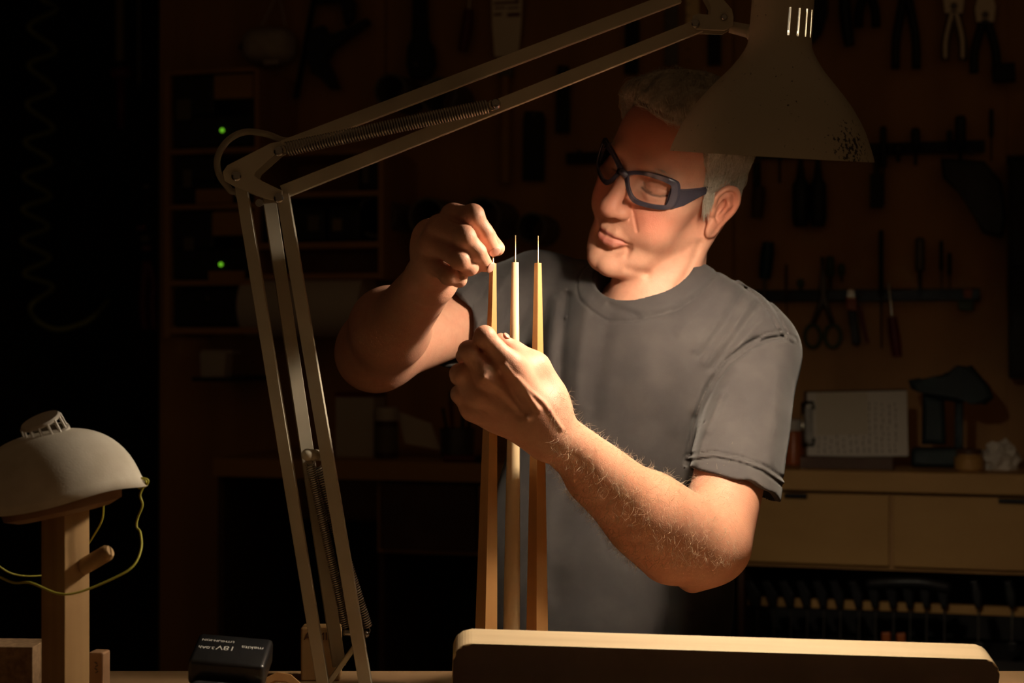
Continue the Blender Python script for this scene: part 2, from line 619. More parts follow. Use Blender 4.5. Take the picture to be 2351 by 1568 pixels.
RH = {  # his right hand, pinching the brass rod
    'index': (fp((1040, 496, 1.898), (1086, 494, 1.878), (1113, 534, 1.888), (1131, 570, 1.908)), [0.0118, 0.0108, 0.0092, 0.0076]),
    'middle': (fp((1008, 522, 1.893), (1066, 543, 1.868), (1096, 578, 1.878), (1115, 608, 1.902)), [0.0118, 0.0108, 0.0094, 0.0078]),
    'ring': (fp((992, 556, 1.896), (1056, 596, 1.872), (1078, 614, 1.886), (1090, 614, 1.905)), [0.0112, 0.0098, 0.0088, 0.0076]),
    'pinky': (fp((986, 598, 1.908), (1030, 634, 1.884), (1054, 642, 1.892), (1060, 636, 1.908)), [0.0105, 0.0088, 0.0080, 0.0070]),
}
RTH = (fp((1000, 610, 1.945), (1060, 560, 1.940), (1112, 540, 1.930), (1141, 570, 1.921)), [0.0150, 0.0125, 0.0105, 0.0085])


def finger(p, pts, rs):
    d = None
    for i in range(3):
        e = cap(p, pts[i], pts[i + 1], rs[i] * (0.97 if i else 1.0), rs[i + 1])
        d = e if d is None else smin(d, e, 0.0035)
    # knuckle at the middle joint, pad at the tip
    d = smin(d, ell(p, pts[1], (rs[1] * 1.06,) * 3), 0.004)
    return d


def left_arm(p):
    U = uv(p)
    axis = WRL - ELL_
    # forearm: flattened towards the wrist
    d = cap(p, ELL_, WRL, 0.0415, 0.0265)
    m1 = ELL_ + 0.30 * axis + v3((-0.003, -0.004, -0.002))
    d = smin(d, cap(p, m1, ELL_ + 0.05 * axis + v3((0.010, 0, 0.004)), 0.0440, 0.0400), 0.03)
    d = smin(d, cap(p, ELL_ + 0.12 * axis + v3((-0.015, 0.0, -0.022)), ELL_ + 0.65 * axis + v3((-0.008, 0, -0.010)), 0.034, 0.024), 0.03)
    d = smin(d, ell(p, v3(P(1587, 1322, 2.080)), (0.0150, 0.018, 0.0190)), 0.020)              # elbow point
    d = smin(d, cap(p, ELL_ + v3((0.020, 0.008, 0.004)), SHL + v3((-0.006, 0, -0.03)), 0.0445, 0.044), 0.026)
    # wrist
    d = smin(d, cap(p, WRL + v3((-0.002, 0, 0.012)), WRL + v3((0.004, 0, -0.012)), 0.0225), 0.02)
    # hand
    hnd = None
    for k in ('index', 'middle', 'ring', 'pinky'):
        pts, rs = LH[k]
        fgr = finger(p, pts, rs)
        root = WRL + 0.35 * (pts[0] - WRL) + v3((0, 0.0, 0))
        mc = cap(p, root, pts[0], 0.0175, rs[0] * 1.08)
        f2 = smin(fgr, mc, 0.010)
        hnd = f2 if hnd is None else smin(hnd, f2, 0.0045)
    hnd = smin(hnd, cap(p, v3(P(1108, 806, 1.885 + DH)), v3(P(1120, 835, 1.890 + DH)), 0.007), 0.006)
    palm = ell(p, v3(P(1160, 915, 1.912 + DH)), (0.040, 0.020, 0.036), rotm('Y', 38))
    hnd = smin(hnd, palm, 0.018)
    pts, rs = LTH
    th = chain(p, pts, rs, 0.006)
    th = smin(th, cap(p, WRL + v3((0.006, 0.006, 0.020)), pts[1], 0.019, 0.0125), 0.02)
    hnd = smin(hnd, th, 0.012)
    hnd = smin(hnd, cap(p, v3(P(1205, 850, 1.915 + DH)), v3(P(1180, 850, 1.900 + DH)), 0.014), 0.018)    # web of the thumb
    d = smin(d, hnd, 0.024)
    # tendons, veins, knuckle dips (relief on the modelled back of the hand)
    front = np.clip((1.925 + DH - p[:, 1]) / 0.02, 0, 1)
    d = d - 0.0023 * front * np.exp(-(pdist(U, [(1158, 838), (1200, 890), (1236, 940)]) / 6) ** 2)
    d = d + 0.0026 * front * np.exp(-(pdist(U, [(1150, 862), (1165, 885), (1185, 920), (1205, 950)]) / 7) ** 2)
    d = d - 0.0026 * front * np.exp(-(pdist(U, [(1112, 868), (1150, 898), (1185, 935), (1212, 962)]) / 7) ** 2)
    d = d - 0.0017 * front * np.exp(-(pdist(U, [(1190, 868), (1215, 895), (1250, 925), (1290, 985)]) / 5) ** 2)
    d = d + 0.0023 * front * np.exp(-(pdist(U, [(1120, 880), (1160, 915), (1195, 955)]) / 9) ** 2)
    d = d + 0.0017 * front * np.exp(-(pdist(U, [(1092, 792), (1104, 806)]) / 3.5) ** 2)
    return d


def right_arm(p):
    d = cap(p, ELR, WRR, 0.044, 0.0285)
    axis = WRR - ELR
    d = smin(d, ell(p, ELR + 0.30 * axis + v3((-0.004, 0, 0.006)), (0.046, 0.050, 0.046)), 0.03)
    d = smin(d, cap(p, ELR, SHR, 0.0465, 0.040), 0.03)
    d = smin(d, ell(p, ELR + v3((-0.010, 0.012, -0.014)), (0.030, 0.030, 0.026)), 0.03)
    hnd = None
    for k in ('index', 'middle', 'ring', 'pinky'):
        pts, rs = RH[k]
        fgr = finger(p, pts, rs)
        root = WRR + 0.30 * (pts[0] - WRR)
        mc = cap(p, root, pts[0], 0.0185, rs[0] * 1.06)
        f2 = smin(fgr, mc, 0.008)
        hnd = f2 if hnd is None else smin(hnd, f2, 0.0040)
    hnd = smin(hnd, ell(p, v3(P(1000, 580, 1.925 + DH)), (0.026, 0.022, 0.038), rotm('Y', -18)), 0.016)
    pts, rs = RTH
    th = chain(p, pts, rs, 0.006)
    hnd = smin(hnd, smin(th, cap(p, WRR + v3((0.012, -0.004, 0.01)), pts[1], 0.018, 0.012), 0.015), 0.005)
    d = smin(d, hnd, 0.022)
    return d


def neck_w(p):
    d = cap(p, NECK0, NECK1, 0.052, 0.061)
    d = smin(d, cap(p, THROAT, NOTCH, 0.026, 0.026), 0.03)
    d = smin(d, cap(p, MASTO, NOTCH + v3((0.012, 0, 0)), 0.013, 0.011), 0.016)
    d = smin(d, cap(p, MASTOR, NOTCH + v3((-0.012, 0, 0)), 0.013, 0.011), 0.016)
    d = smin(d, cap(p, NECK1 + v3((0, 0.0, -0.02)), v3(P(1680, 785, 2.335)), 0.042, 0.032), 0.03)
    d = smin(d, cap(p, NECK1 + v3((0, 0.0, -0.02)), v3(P(1380, 740, 2.40)), 0.042, 0.032), 0.03)
    return d


CH = v3(P(1478, 930, 2.325))


def torso_core(p):
    d = ell(p, CH, (0.135, 0.065, 0.130))
    d = smin(d, cap(p, SHR, SHL, 0.036), 0.05)
    return d


def boxmask(p, lo, hi):
    return ((p >= v3(lo)) & (p <= v3(hi))).all(1)


FACE_LINES = [  # (course in the photograph, depth in mm, half-width in px)
    ([(1447, 474), (1455, 490), (1459, 510), (1463, 530)], 1.7, 3.6),
    ([(1470, 484), (1479, 508), (1482, 532)], -0.9, 16),
    ([(1440, 562), (1443, 576), (1438, 590)], 1.4, 6),
    ([(1474, 430), (1484, 440), (1498, 447), (1515, 450), (1533, 448)], 1.6, 3),
    ([(1478, 424), (1495, 430), (1518, 434), (1538, 440)], 0.8, 3),
    ([(1440, 617), (1462, 622), (1486, 628)], 2.0, 9),
    ([(1486, 628), (1510, 606), (1550, 585), (1590, 560)], 2.2, 11),
    ([(1606, 558), (1592, 596), (1574, 632), (1556, 660)], 2.4, 8),
    ([(1640, 560), (1622, 600), (1600, 640)], -1.5, 9),
    ([(1500, 470), (1530, 500), (1550, 530)], 0.9, 20),
    ([(1470, 560), (1500, 575), (1520, 560)], -1.2, 22),
]


def body(p):
    out = np.full(len(p), 0.06, F4)
    # torso and neck everywhere in reach
    d = torso_core(p)
    d = smin(d, neck_w(p), 0.04)
    out = d
    h = np.linalg.norm(p - HT, axis=1) < 0.255
    if h.any():
        hd = head_l(to_head(p[h])) * HS
        l = to_head(p[h])
        s = np.stack([np.abs(l[:, 0]), l[:, 1], l[:, 2]], 1)
        o = smin(out[h], hd, 0.014)
        o = o + 0.0042 * np.exp(-(pdist(s, [(0.012, 0.078, -0.122), (0.026, 0.066, -0.117), (0.042, 0.044, -0.105), (0.054, 0.020, -0.090)]) / 0.0075) ** 2)
        o = o - 0.0022 * np.exp(-(pdist(s, [(0.020, 0.085, -0.106), (0.040, 0.060, -0.094), (0.055, 0.030, -0.078), (0.060, 0.008, -0.058)]) / 0.010) ** 2)
        u = uv(p[h])
        near = np.clip((2.305 - p[h][:, 1]) / 0.02, 0, 1)
        for pl, dep, w in FACE_LINES:
            o = o + 0.001 * dep * near * np.exp(-(pdist(u, pl) / w) ** 2)
        out[h] = o
    m = (p[:, 0] > -0.09) & (p[:, 2] < CAMZ + 0.05)
    if m.any():
        out[m] = smin(out[m], left_arm(p[m]), 0.012)
    m = (p[:, 0] < 0.12) & (p[:, 2] > CAMZ - 0.16)
    if m.any():
        out[m] = smin(out[m], right_arm(p[m]), 0.012)
    return out


def skin_tone(v):
    """pigment of the skin at every vertex: ruddy cheeks, nose, ear and lips, paler palms; shade is painted into the forehead"""
    base = np.tile(v3((0.62, 0.310, 0.210)), (len(v), 1))
    n = vnoise(v, 60, 3) * 0.4 + vnoise(v, 140, 4) * 0.4 + vnoise(v, 420, 6) * 0.5
    base *= (1 + 0.085 * n)[:, None]
    base[:, 1:] *= (1 - 0.06 * vnoise(v, 95, 9))[:, None]
    l = to_head(v)
    s = np.stack([np.abs(l[:, 0]), l[:, 1], l[:, 2]], 1)
    near = np.linalg.norm(v - HT, axis=1) < 0.23

    def mix(w, col):
        w = (np.clip(w, 0, 1) * near)[:, None]
        base[:] = base * (1 - w) + v3(col) * w
    mix(0.75 * np.exp(-(((s - v3((0.042, 0.070, -0.022))) / v3((0.026, 0.04, 0.024))) ** 2).sum(1)), (0.66, 0.180, 0.118))
    mix(0.6 * np.exp(-(((l - v3((0, 0.115, -0.012))) / v3((0.020, 0.022, 0.026))) ** 2).sum(1)), (0.62, 0.215, 0.145))
    mix(0.75 * np.exp(-(((s - v3((0.088, -0.012, 0.0))) / v3((0.014, 0.026, 0.040))) ** 2).sum(1)), (0.58, 0.18, 0.11))
    mix(0.85 * np.exp(-(((l - v3((0, 0.07, 0.075))) / v3((0.06, 0.05, 0.040))) ** 2).sum(1)), (0.46, 0.15, 0.085))  # dim light on the forehead painted in as a darker, redder tone
    # lips
    du = pdist(s, [(0.0, 0.1065, -0.0610), (0.010, 0.1030, -0.0607), (0.019, 0.0945, -0.0620)])
    dl = pdist(s, [(0.0, 0.1070, -0.0710), (0.010, 0.1035, -0.0700), (0.019, 0.0940, -0.0675)])
    mix(0.85 * np.exp(-(np.minimum(du * 1.3, dl) / 0.0056) ** 4), (0.56, 0.155, 0.125))
    # grey stubble
    st = np.exp(-(((l - v3((0, 0.085, -0.085))) / v3((0.05, 0.05, 0.034))) ** 2).sum(1)) * (0.25 + 0.2 * vnoise(v, 900, 5))
    mix(st * 0.5, (0.50, 0.36, 0.26))
    # lashes
    ls = pdist(s, [(0.0175, 0.083, 0.0170), (0.025, 0.0865, 0.0120), (0.033, 0.0860, 0.0115), (0.046, 0.074, 0.0160)])
    mix(0.7 * np.exp(-(ls / 0.0014) ** 2), (0.10, 0.05, 0.035))
    ul = uv(v)
    ls = pdist(ul, [(1474, 431), (1484, 441), (1498, 448), (1515, 451), (1533, 449)])
    mix(0.85 * np.exp(-(ls / 2.6) ** 2) * (v[:, 1] < 2.32), (0.09, 0.05, 0.04))
    # sun-reddened forearm and knuckles
    u = uv(v)
    arm = (v[:, 1] < 2.10) & (u[:, 1] > 700)
    w = arm * np.clip(0.35 + 0.3 * vnoise(v, 25, 8), 0, 1) * np.clip((u[:, 0] - 1300) / 150, 0, 1)
    base[:] = base * (1 - w[:, None]) + v3((0.60, 0.27, 0.155)) * w[:, None]
    w = 0.9 * np.exp(-(((u - v3((1264, 944))[:2] if False else u - np.array([1264, 944], F4)) / np.array([3.2, 3.8], F4)) ** 2).sum(1)) * (v[:, 1] < 1.93 + DH)
    base[:] = base * (1 - w[:, None]) + v3((0.20, 0.025, 0.04)) * w[:, None]
    return np.clip(base, 0.01, 1)


def skin_material():
    m = bpy.data.materials.new('skin')
    m.use_nodes = True
    nt = m.node_tree
    b = nt.nodes['Principled BSDF']
    at = nt.nodes.new('ShaderNodeAttribute'); at.attribute_name = 'tone'
    nt.links.new(at.outputs['Color'], b.inputs['Base Color'])
    b.inputs['Roughness'].default_value = 0.52
    b.inputs['Specular IOR Level'].default_value = 0.38
    b.inputs['Subsurface Weight'].default_value = 0.06
    b.inputs['Subsurface Radius'].default_value = (0.006, 0.0022, 0.0012)
    b.inputs['Subsurface Scale'].default_value = 0.6
    tc = nt.nodes.new('ShaderNodeTexCoord')
    n = nt.nodes.new('ShaderNodeTexNoise'); n.inputs['Scale'].default_value = 420; n.inputs['Detail'].default_value = 3
    vo = nt.nodes.new('ShaderNodeTexVoronoi'); vo.inputs['Scale'].default_value = 700
    nt.links.new(tc.outputs['Object'], n.inputs['Vector'])
    nt.links.new(tc.outputs['Object'], vo.inputs['Vector'])
    ad = nt.nodes.new('ShaderNodeMath'); ad.operation = 'ADD'
    nt.links.new(n.outputs['Fac'], ad.inputs[0]); nt.links.new(vo.outputs['Distance'], ad.inputs[1])
    bp = nt.nodes.new('ShaderNodeBump'); bp.inputs['Strength'].default_value = 0.22; bp.inputs['Distance'].default_value = 0.0006
    nt.links.new(ad.outputs[0], bp.inputs['Height'])
    nt.links.new(bp.outputs['Normal'], b.inputs['Normal'])
    return m


man = thing('person', P(1400, 784, 2.2) * 1.0, 'grey-haired man in dark grey t-shirt and safety glasses, fitting a rod', 'person')
man.location.z = 0.0
bv, bq = mesh_sdf(body, (-0.25, 1.79, 0.97), (0.43, 2.52, 1.82), BODY_H)
body_me = np_mesh('body', bv, bq)
set_col(body_me, skin_tone(bv))
man_body = finish('body', body_me, skin_material(), man, smooth=True)
man_body['label'] = 'bare face, neck, forearms and hands'
# ------------------------------------------------------------------ his t-shirt
COL_C = v3(P(1489, 660, 2.322))
COL_N = v3((-0.32, -0.60, 0.86)); COL_N = COL_N / np.linalg.norm(COL_N)
COL_A = v3((1, 0, 0)) - COL_N * COL_N[0]; COL_A = COL_A / np.linalg.norm(COL_A)
COL_B = np.cross(COL_N, COL_A)
_A, _B = ELL_ + v3((0.020, 0.008, 0.004)), SHL + v3((-0.006, 0, -0.03))
SLV_L = _A + (_B - _A) * 0.345 + v3((0.0065, -0.006, 0))
SLN = v3((-0.33, -0.14, -0.93)); SLN = SLN / np.linalg.norm(SLN)
AXR = (ELR - SHR) / np.linalg.norm(ELR - SHR)
SLV_R = SHR + 0.62 * (ELR - SHR)
FOLDS = [  # (polyline in the photograph, height of the ridge in mm, half-width in px)
    ([(1690, 655), (1650, 730), (1600, 800)], 2.2, 13), ([(1722, 690), (1676, 762), (1622, 830)], 2.6, 13),
    ([(1752, 728), (1700, 790), (1648, 860)], 2.6, 12), ([(1660, 640), (1618, 700), (1560, 760)], 1.6, 13),
    ([(1708, 668), (1664, 745), (1612, 815)], -1.8, 10), ([(1738, 705), (1690, 775), (1636, 845)], -2.0, 10),
    ([(1795, 772), (1730, 785), (1672, 828), (1625, 892), (1598, 965), (1580, 1060)], -5.0, 9),
    ([(1690, 850), (1650, 915), (1625, 985)], 2.5, 13), ([(1660, 905), (1622, 985), (1600, 1060)], 2.2, 10),
    ([(1272, 690), (1262, 800), (1256, 930)], 3.5, 14), ([(1302, 680), (1290, 800), (1284, 930)], -3.5, 12),
    ([(1345, 690), (1330, 800), (1320, 930)], 3.0, 18), ([(1400, 720), (1380, 820), (1362, 960)], -2.0, 18),
    ([(1160, 640), (1120, 720), (1060, 800)], 3.5, 14), ([(1190, 660), (1150, 740), (1100, 820)], -2.5, 12),
    ([(1120, 650), (1075, 720), (1015, 780)], -3.0, 12), ([(1215, 700), (1180, 800), (1130, 880)], 3.5, 14),
    ([(1085, 650), (1035, 710), (990, 750)], 2.5, 12), ([(1050, 860), (1085, 830), (1130, 790)], 2.5, 10),
    ([(1540, 1010), (1520, 1080), (1450, 1150)], -1.6, 22), ([(1590, 960), (1560, 1040), (1540, 1110)], -2.2, 14),
    ([(1420, 1060), (1380, 1180), (1300, 1300)], 2.5, 30), ([(1320, 1050), (1290, 1200), (1270, 1360)], -2.5, 24),
    ([(1500, 700), (1490, 800), (1470, 900)], 1.2, 40), ([(1560, 720), (1530, 850), (1510, 960)], -1.2, 30),
    ([(1700, 930), (1690, 1000), (1672, 1060)], -1.8, 20), ([(1790, 850), (1782, 950), (1765, 1060)], 1.8, 18),
    ([(1400, 700), (1470, 730), (1560, 712), (1620, 670)], -1.6, 10),
]
SEAMS = [
    [(1640, 598), (1668, 622), (1700, 645), (1745, 678), (1778, 722), (1797, 765)],
    [(1822, 782), (1797, 766), (1760, 772), (1714, 797), (1672, 830), (1640, 872), (1612, 930), (1592, 1000), (1578, 1062)],
    [(1578, 1052), (1640, 1044), (1700, 1056), (1752, 1075), (1800, 1108)],
]


def shirt(p):
    d = ell(p, CH + v3((0.0, 0.006, 0.006)), (0.175, 0.102, 0.178), rotm('Z', -24))
    d = smin(d, ell(p, v3(P(1600, 860, 2.305)), (0.085, 0.078, 0.090)), 0.05)
    d = smin(d, ell(p, v3(P(1395, 1345, 2.345)), (0.170, 0.104, 0.28)), 0.06)
    d = smin(d, cap(p, SHR, SHL + v3((-0.004, 0, 0)), 0.055, 0.054), 0.05)
    d = smin(d, cap(p, NECK1 + v3((0.004, 0.004, 0.010)), v3(P(1712, 760, 2.320)), 0.058, 0.046), 0.045)
    d = smin(d, cap(p, NECK1 + v3((-0.004, 0.004, -0.004)), v3(P(1320, 700, 2.435)), 0.058, 0.048), 0.045)
    # sleeves
    cutL = (p - SLV_L) @ SLN - 0.003 * np.sin(p[:, 0] * 60) - 0.0015 * np.sin(p[:, 0] * 150 + p[:, 1] * 90)
    e = smax(cap(p, SHL, SLV_L + 0.03 * SLN, 0.0555, 0.0645), cutL, 0.003)
    d = smin(d, e, 0.018)
    cutR = (p - SLV_R) @ AXR
    e = smax(cap(p, SHR, SLV_R + 0.03 * AXR, 0.060, 0.0560), cutR, 0.003)
    d = smin(d, e, 0.02)
    # folds and seams
    U = uv(p)
    fr = np.clip((2.41 - p[:, 1]) / 0.06, 0, 1)
    for pl, hgt, w in FOLDS:
        d = d - hgt * 0.0014 * fr * np.exp(-(pdist(U, pl) / w) ** 2)
    wv = vnoise(p * v3((1, 1, 0.7)), 22, 11)
    d = d - 0.0013 * wv * fr
    for sm in SEAMS:
        q = pdist(U, sm)
        d = d - fr * (0.0016 * np.exp(-(q / 4.5) ** 2) - 0.0022 * np.exp(-((q - 7) / 3.2) ** 2))
    # the sleeves are hollow
    m = ((p - SLV_L) @ SLN > -0.075) & (p[:, 0] > 0.20)
    inn = cap(p, SHL, SLV_L + 0.05 * SLN, 0.0460, 0.0515) - 0.0085 * np.clip(1 + cutL / 0.035, 0, 1)
    d = np.where(m, smax(d, -smax(inn, -cutL - 0.060, 0.004), 0.002), d)
    m = (cutR > -0.08) & (p[:, 0] < 0.02)
    inn = cap(p, SHR, SLV_R + 0.05 * AXR, 0.0460, 0.0470) - 0.005 * np.clip(1 + cutR / 0.03, 0, 1)
    d = np.where(m, smax(d, -smax(inn, -cutR - 0.060, 0.004), 0.002), d)
    # neck hole and ribbed collar
    q = p - COL_C
    h = q @ COL_N
    a = q @ COL_A; b = q @ COL_B
    rho = np.sqrt((a / 1.03) ** 2 + (b / 0.98) ** 2)
    hole = smax(rho - 0.0655, -h - 0.055, 0.01)
    d = smax(d, -hole, 0.004)
    cb = np.clip((0.0885 - rho) / 0.003, 0, 1) * np.clip((h + 0.10) / 0.02, 0, 1)
    d = d - 0.0014 * cb
    d = d + 0.0016 * np.exp(-((rho - 0.0895) / 0.0016) ** 2) * (h > -0.09)
    d = d + 0.0005 * np.exp(-((rho - 0.0845) / 0.0012) ** 2) * (h > -0.09)
    return d


def shirt_material():
    m = bpy.data.materials.new('tshirt_cotton')
    m.use_nodes = True
    nt = m.node_tree
    b = nt.nodes['Principled BSDF']
    tc = nt.nodes.new('ShaderNodeTexCoord')
    n = nt.nodes.new('ShaderNodeTexNoise'); n.inputs['Scale'].default_value = 26; n.inputs['Detail'].default_value = 5
    nt.links.new(tc.outputs['Object'], n.inputs['Vector'])
    r = nt.nodes.new('ShaderNodeValToRGB')
    r.color_ramp.elements[0].position = 0.40; r.color_ramp.elements[1].position = 0.75
    r.color_ramp.elements[0].color = (0.046, 0.041, 0.041, 1)
    r.color_ramp.elements[1].color = (0.062, 0.055, 0.053, 1)
    nt.links.new(n.outputs['Fac'], r.inputs['Fac'])
    nt.links.new(r.outputs['Color'], b.inputs['Base Color'])
    b.inputs['Roughness'].default_value = 0.92
    b.inputs['Specular IOR Level'].default_value = 0.12
    b.inputs['Sheen Weight'].default_value = 0.12
    b.inputs['Sheen Roughness'].default_value = 0.45
    w = nt.nodes.new('ShaderNodeTexNoise'); w.inputs['Scale'].default_value = 1400
    nt.links.new(tc.outputs['Object'], w.inputs['Vector'])
    bp = nt.nodes.new('ShaderNodeBump'); bp.inputs['Strength'].default_value = 0.25; bp.inputs['Distance'].default_value = 0.0004
    nt.links.new(w.outputs['Fac'], bp.inputs['Height'])
    nt.links.new(bp.outputs['Normal'], b.inputs['Normal'])
    return m


sv, sq = mesh_sdf(shirt, (-0.18, 2.03, 0.88), (0.43, 2.54, 1.60), SHIRT_H)
shirt_o = finish('tshirt', np_mesh('tshirt', sv, sq), shirt_material(), man, smooth=True)
shirt_o['label'] = 'dark grey cotton t-shirt with short sleeves'
# ------------------------------------------------------------------ hair
HL_PHI = np.radians([0, 25, 45, 58, 68, 74, 80, 88, 96, 108, 122, 140, 160, 180])
HL_Z = np.array([0.114, 0.112, 0.104, 0.078, 0.040, 0.024, 0.022, 0.026, 0.034, 0.032, -0.004, -0.040, -0.052, -0.055])


def hair_l(p):
    phi = np.arctan2(np.abs(p[:, 0]), p[:, 1] - 0.004)
    zb = np.interp(phi, HL_PHI, HL_Z).astype(F4)
    sk = ell(p, (0, -0.008, 0.046), (0.075, 0.090, 0.084))
    sk = smin(sk, ell(p, (0, 0.040, 0.052), (0.061, 0.052, 0.060)), 0.03)
    sk = smin(sk, ell(p, (0, -0.045, -0.010), (0.060, 0.042, 0.050)), 0.03)
    top = np.clip((p[:, 2] - 0.05) / 0.07, 0, 1)
    frt = np.clip((p[:, 1] + 0.02) / 0.08, 0, 1)
    th = 0.0055 + 0.010 * top + 0.012 * top * frt
    th = th + 0.0011 * np.sin(p[:, 0] * 260 + p[:, 1] * 90 + 2.2 * np.sin(p[:, 1] * 50)) * (0.35 + top)
    d = sk - th
    return smax(d, zb - p[:, 2], 0.012)


def hair(p):
    return hair_l(to_head(p)) * HS


hv, hq = mesh_sdf(hair, HT - 0.20, HT + 0.20, 0.0030)
m_hair = mat('grey_hair', (0.30, 0.255, 0.19), 0.55, 0, 0.35, noise=((0.46, 0.41, 0.33), 240, (1, 1, 1), 3))
hair_o = finish('hair', np_mesh('hair', hv, hq), m_hair, man, smooth=True)
hair_o['label'] = 'short thick grey hair combed forward'


def strand_mesh(name, roots, dirs, lens, rad, segs, flow, material, parent, lift=0.0):
    """tapering three-sided strands; flow(points, directions, step) bends them; all numpy"""
    n = len(roots)
    pts = [roots]
    d = dirs / np.linalg.norm(dirs, axis=1)[:, None]
    cur = roots.copy()
    for k in range(segs):
        d = flow(cur, d, k)
        d = d / (np.linalg.norm(d, axis=1)[:, None] + 1e-9)
        cur = cur + d * (lens / segs)[:, None]
        pts.append(cur)
    A = np.stack(pts, 1)                               # n, segs+1, 3
    T = np.gradient(A, axis=1)
    T /= np.linalg.norm(T, axis=2, keepdims=True) + 1e-9
    ref = np.array([0.31, 0.52, 0.79], F4)
    S = np.cross(T, ref); S /= np.linalg.norm(S, axis=2, keepdims=True) + 1e-9
    Bn = np.cross(T, S)
    r = rad * np.linspace(1, 0.25, segs + 1)[None, :, None]
    V = np.stack([A + r * (math.cos(a) * S + math.sin(a) * Bn) for a in (0, 2.094, 4.189)], 2)   # n,segs+1,3,3
    verts = V.reshape(-1, 3)
    base = (np.arange(n) * (segs + 1) * 3)[:, None, None] + (np.arange(segs) * 3)[None, :, None]
    k = np.arange(3)[None, None, :]
    k2 = (k + 1) % 3
    q = np.stack([base + k, base + k2, base + 3 + k2, base + 3 + k], -1).reshape(-1, 4)
    return finish(name, np_mesh(name, verts, q), material, parent, smooth=True)


# strands lying on the hair volume
pick = RNG.choice(len(hv), 5200, replace=False)
roots = hv[pick]
lr = to_head(roots)


def flow_l(l):
    """combing direction in head coordinates"""
    top = np.clip((l[:, 2] - 0.06) / 0.05, 0, 1)[:, None]
    side = np.sign(l[:, 0])[:, None]
    fwd = np.tile(v3((0.55, 0.75, -0.25)), (len(l), 1))
    dn = np.concatenate([0.1 * side, np.full((len(l), 1), -0.15, F4), np.full((len(l), 1), -1.0, F4)], 1)
    f = np.clip((l[:, 1] - 0.03) / 0.03, 0, 1)[:, None]
    frontdn = np.tile(v3((0.55, 0.25, -0.75)), (len(l), 1))
    return top * ((1 - f) * fwd + f * frontdn) + (1 - top) * dn


def hair_flow(c, d, k):
    l = to_head(c)
    w = flow_l(l)
    eps = 0.002
    g = np.stack([hair_l(l + v3(e) * eps) - hair_l(l - v3(e) * eps) for e in np.eye(3)], 1) / (2 * eps)
    g /= np.linalg.norm(g, axis=1)[:, None] + 1e-9
    dist = hair_l(l)
    w = w - (w * g).sum(1)[:, None] * g
    w = w / (np.linalg.norm(w, axis=1)[:, None] + 1e-9)
    w = w + g * np.clip((0.0012 - dist) * 120, -0.8, 0.8)[:, None]
    jit = np.stack([vnoise(l, 70, s) for s in (21, 22, 23)], 1) * 0.55
    w = (w + jit) * v3((-1, 1, 1))
    w = (w @ HM.T)
    return 0.35 * d + 0.65 * w


m_strand = mat('grey_hair_strand', (0.40, 0.35, 0.275), 0.45, 0, 0.5, noise=((0.55, 0.50, 0.42), 300, (1, 1, 1), 2))
st = strand_mesh('hair_strands', roots.astype(F4), np.tile(v3((0, 0, -1)), (len(roots), 1)), RNG.uniform(0.018, 0.046, len(roots)), 0.00042, 6, hair_flow, m_strand, man)
st['kind'] = 'stuff'
# sideburn and tufts in front of the ear, brows
sb = []
for i in range(900):
    sb.append((random.choice((-1, 1)) * (0.0735 + random.uniform(-0.0005, 0.0015)), random.uniform(0.013, 0.028), random.triangular(0.004, 0.036, 0.034)))
sbw = from_head(np.array(sb))
o_ = strand_mesh('sideburn', sbw, np.tile(v3((0, 0, -1)), (len(sbw), 1)), RNG.uniform(0.014, 0.028, len(sbw)), 0.00036, 4,
                 lambda c, d, k: d * 0.8 + 0.2 * ((np.tile(v3((0, -0.25, -1)), (len(c), 1)) * v3((-1, 1, 1))) @ HM.T), m_strand, man)
o_['kind'] = 'stuff'
bw = []
for i in range(260):
    t = random.random(); sgn = random.choice((-1, 1))
    bw.append((sgn * (0.012 + 0.036 * t), 0.0985 - 0.021 * t * t + random.uniform(-0.001, 0.001), 0.042 + 0.004 * math.sin(3.1 * t) + random.uniform(-0.0035, 0.0035)))
bww = from_head(np.array(bw))
bdir = (np.array([(math.copysign(1, b[0]) * 0.8, -0.1, -0.25) for b in bw], F4) * v3((-1, 1, 1))) @ HM.T
o_ = strand_mesh('eyebrow', bww, bdir, RNG.uniform(0.006, 0.012, len(bww)), 0.00028, 3, lambda c, d, k: d, m_strand, man)
o_['kind'] = 'stuff'

# hairs on the forearms and the backs of the hands
bu = uv(bv)
nrm = np.empty(len(bv) * 3, F4)
body_me.vertices.foreach_get('normal', nrm)
nrm = nrm.reshape(-1, 3)
onarm = (bv[:, 1] < 2.13) & (nrm[:, 1] < 0.35) & (bu[:, 0] > 1262) & (bu[:, 0] < 1690) & (bu[:, 1] > 900) & (bu[:, 1] < 1300) & (bv[:, 0] > 0.02)
cand = np.nonzero(onarm)[0]
pick = RNG.choice(cand, 3000)
axis_ = (WRL - ELL_) / np.linalg.norm(WRL - ELL_)
ad = nrm[pick] * 0.55 + axis_ * 0.2 + np.array([0, 0, -0.5], F4) + RNG.normal(0, 0.35, (len(pick), 3))
m_ahair = mat('blond_arm_hair', (0.72, 0.57, 0.40), 0.4, 0, 0.5)
jn = RNG.normal(0, 0.22, (len(pick), 3)).astype(F4)
o_ = strand_mesh('arm_hair', bv[pick], ad.astype(F4), RNG.uniform(0.006, 0.014, len(pick)), 0.00012, 4,
                 lambda c, d, k: d + jn - nrm[pick] * 0.22, m_ahair, man)
o_['kind'] = 'stuff'

# ------------------------------------------------------------------ finger nails
m_nail = mat('finger_nail', (0.66, 0.36, 0.28), 0.35, 0, 0.45)


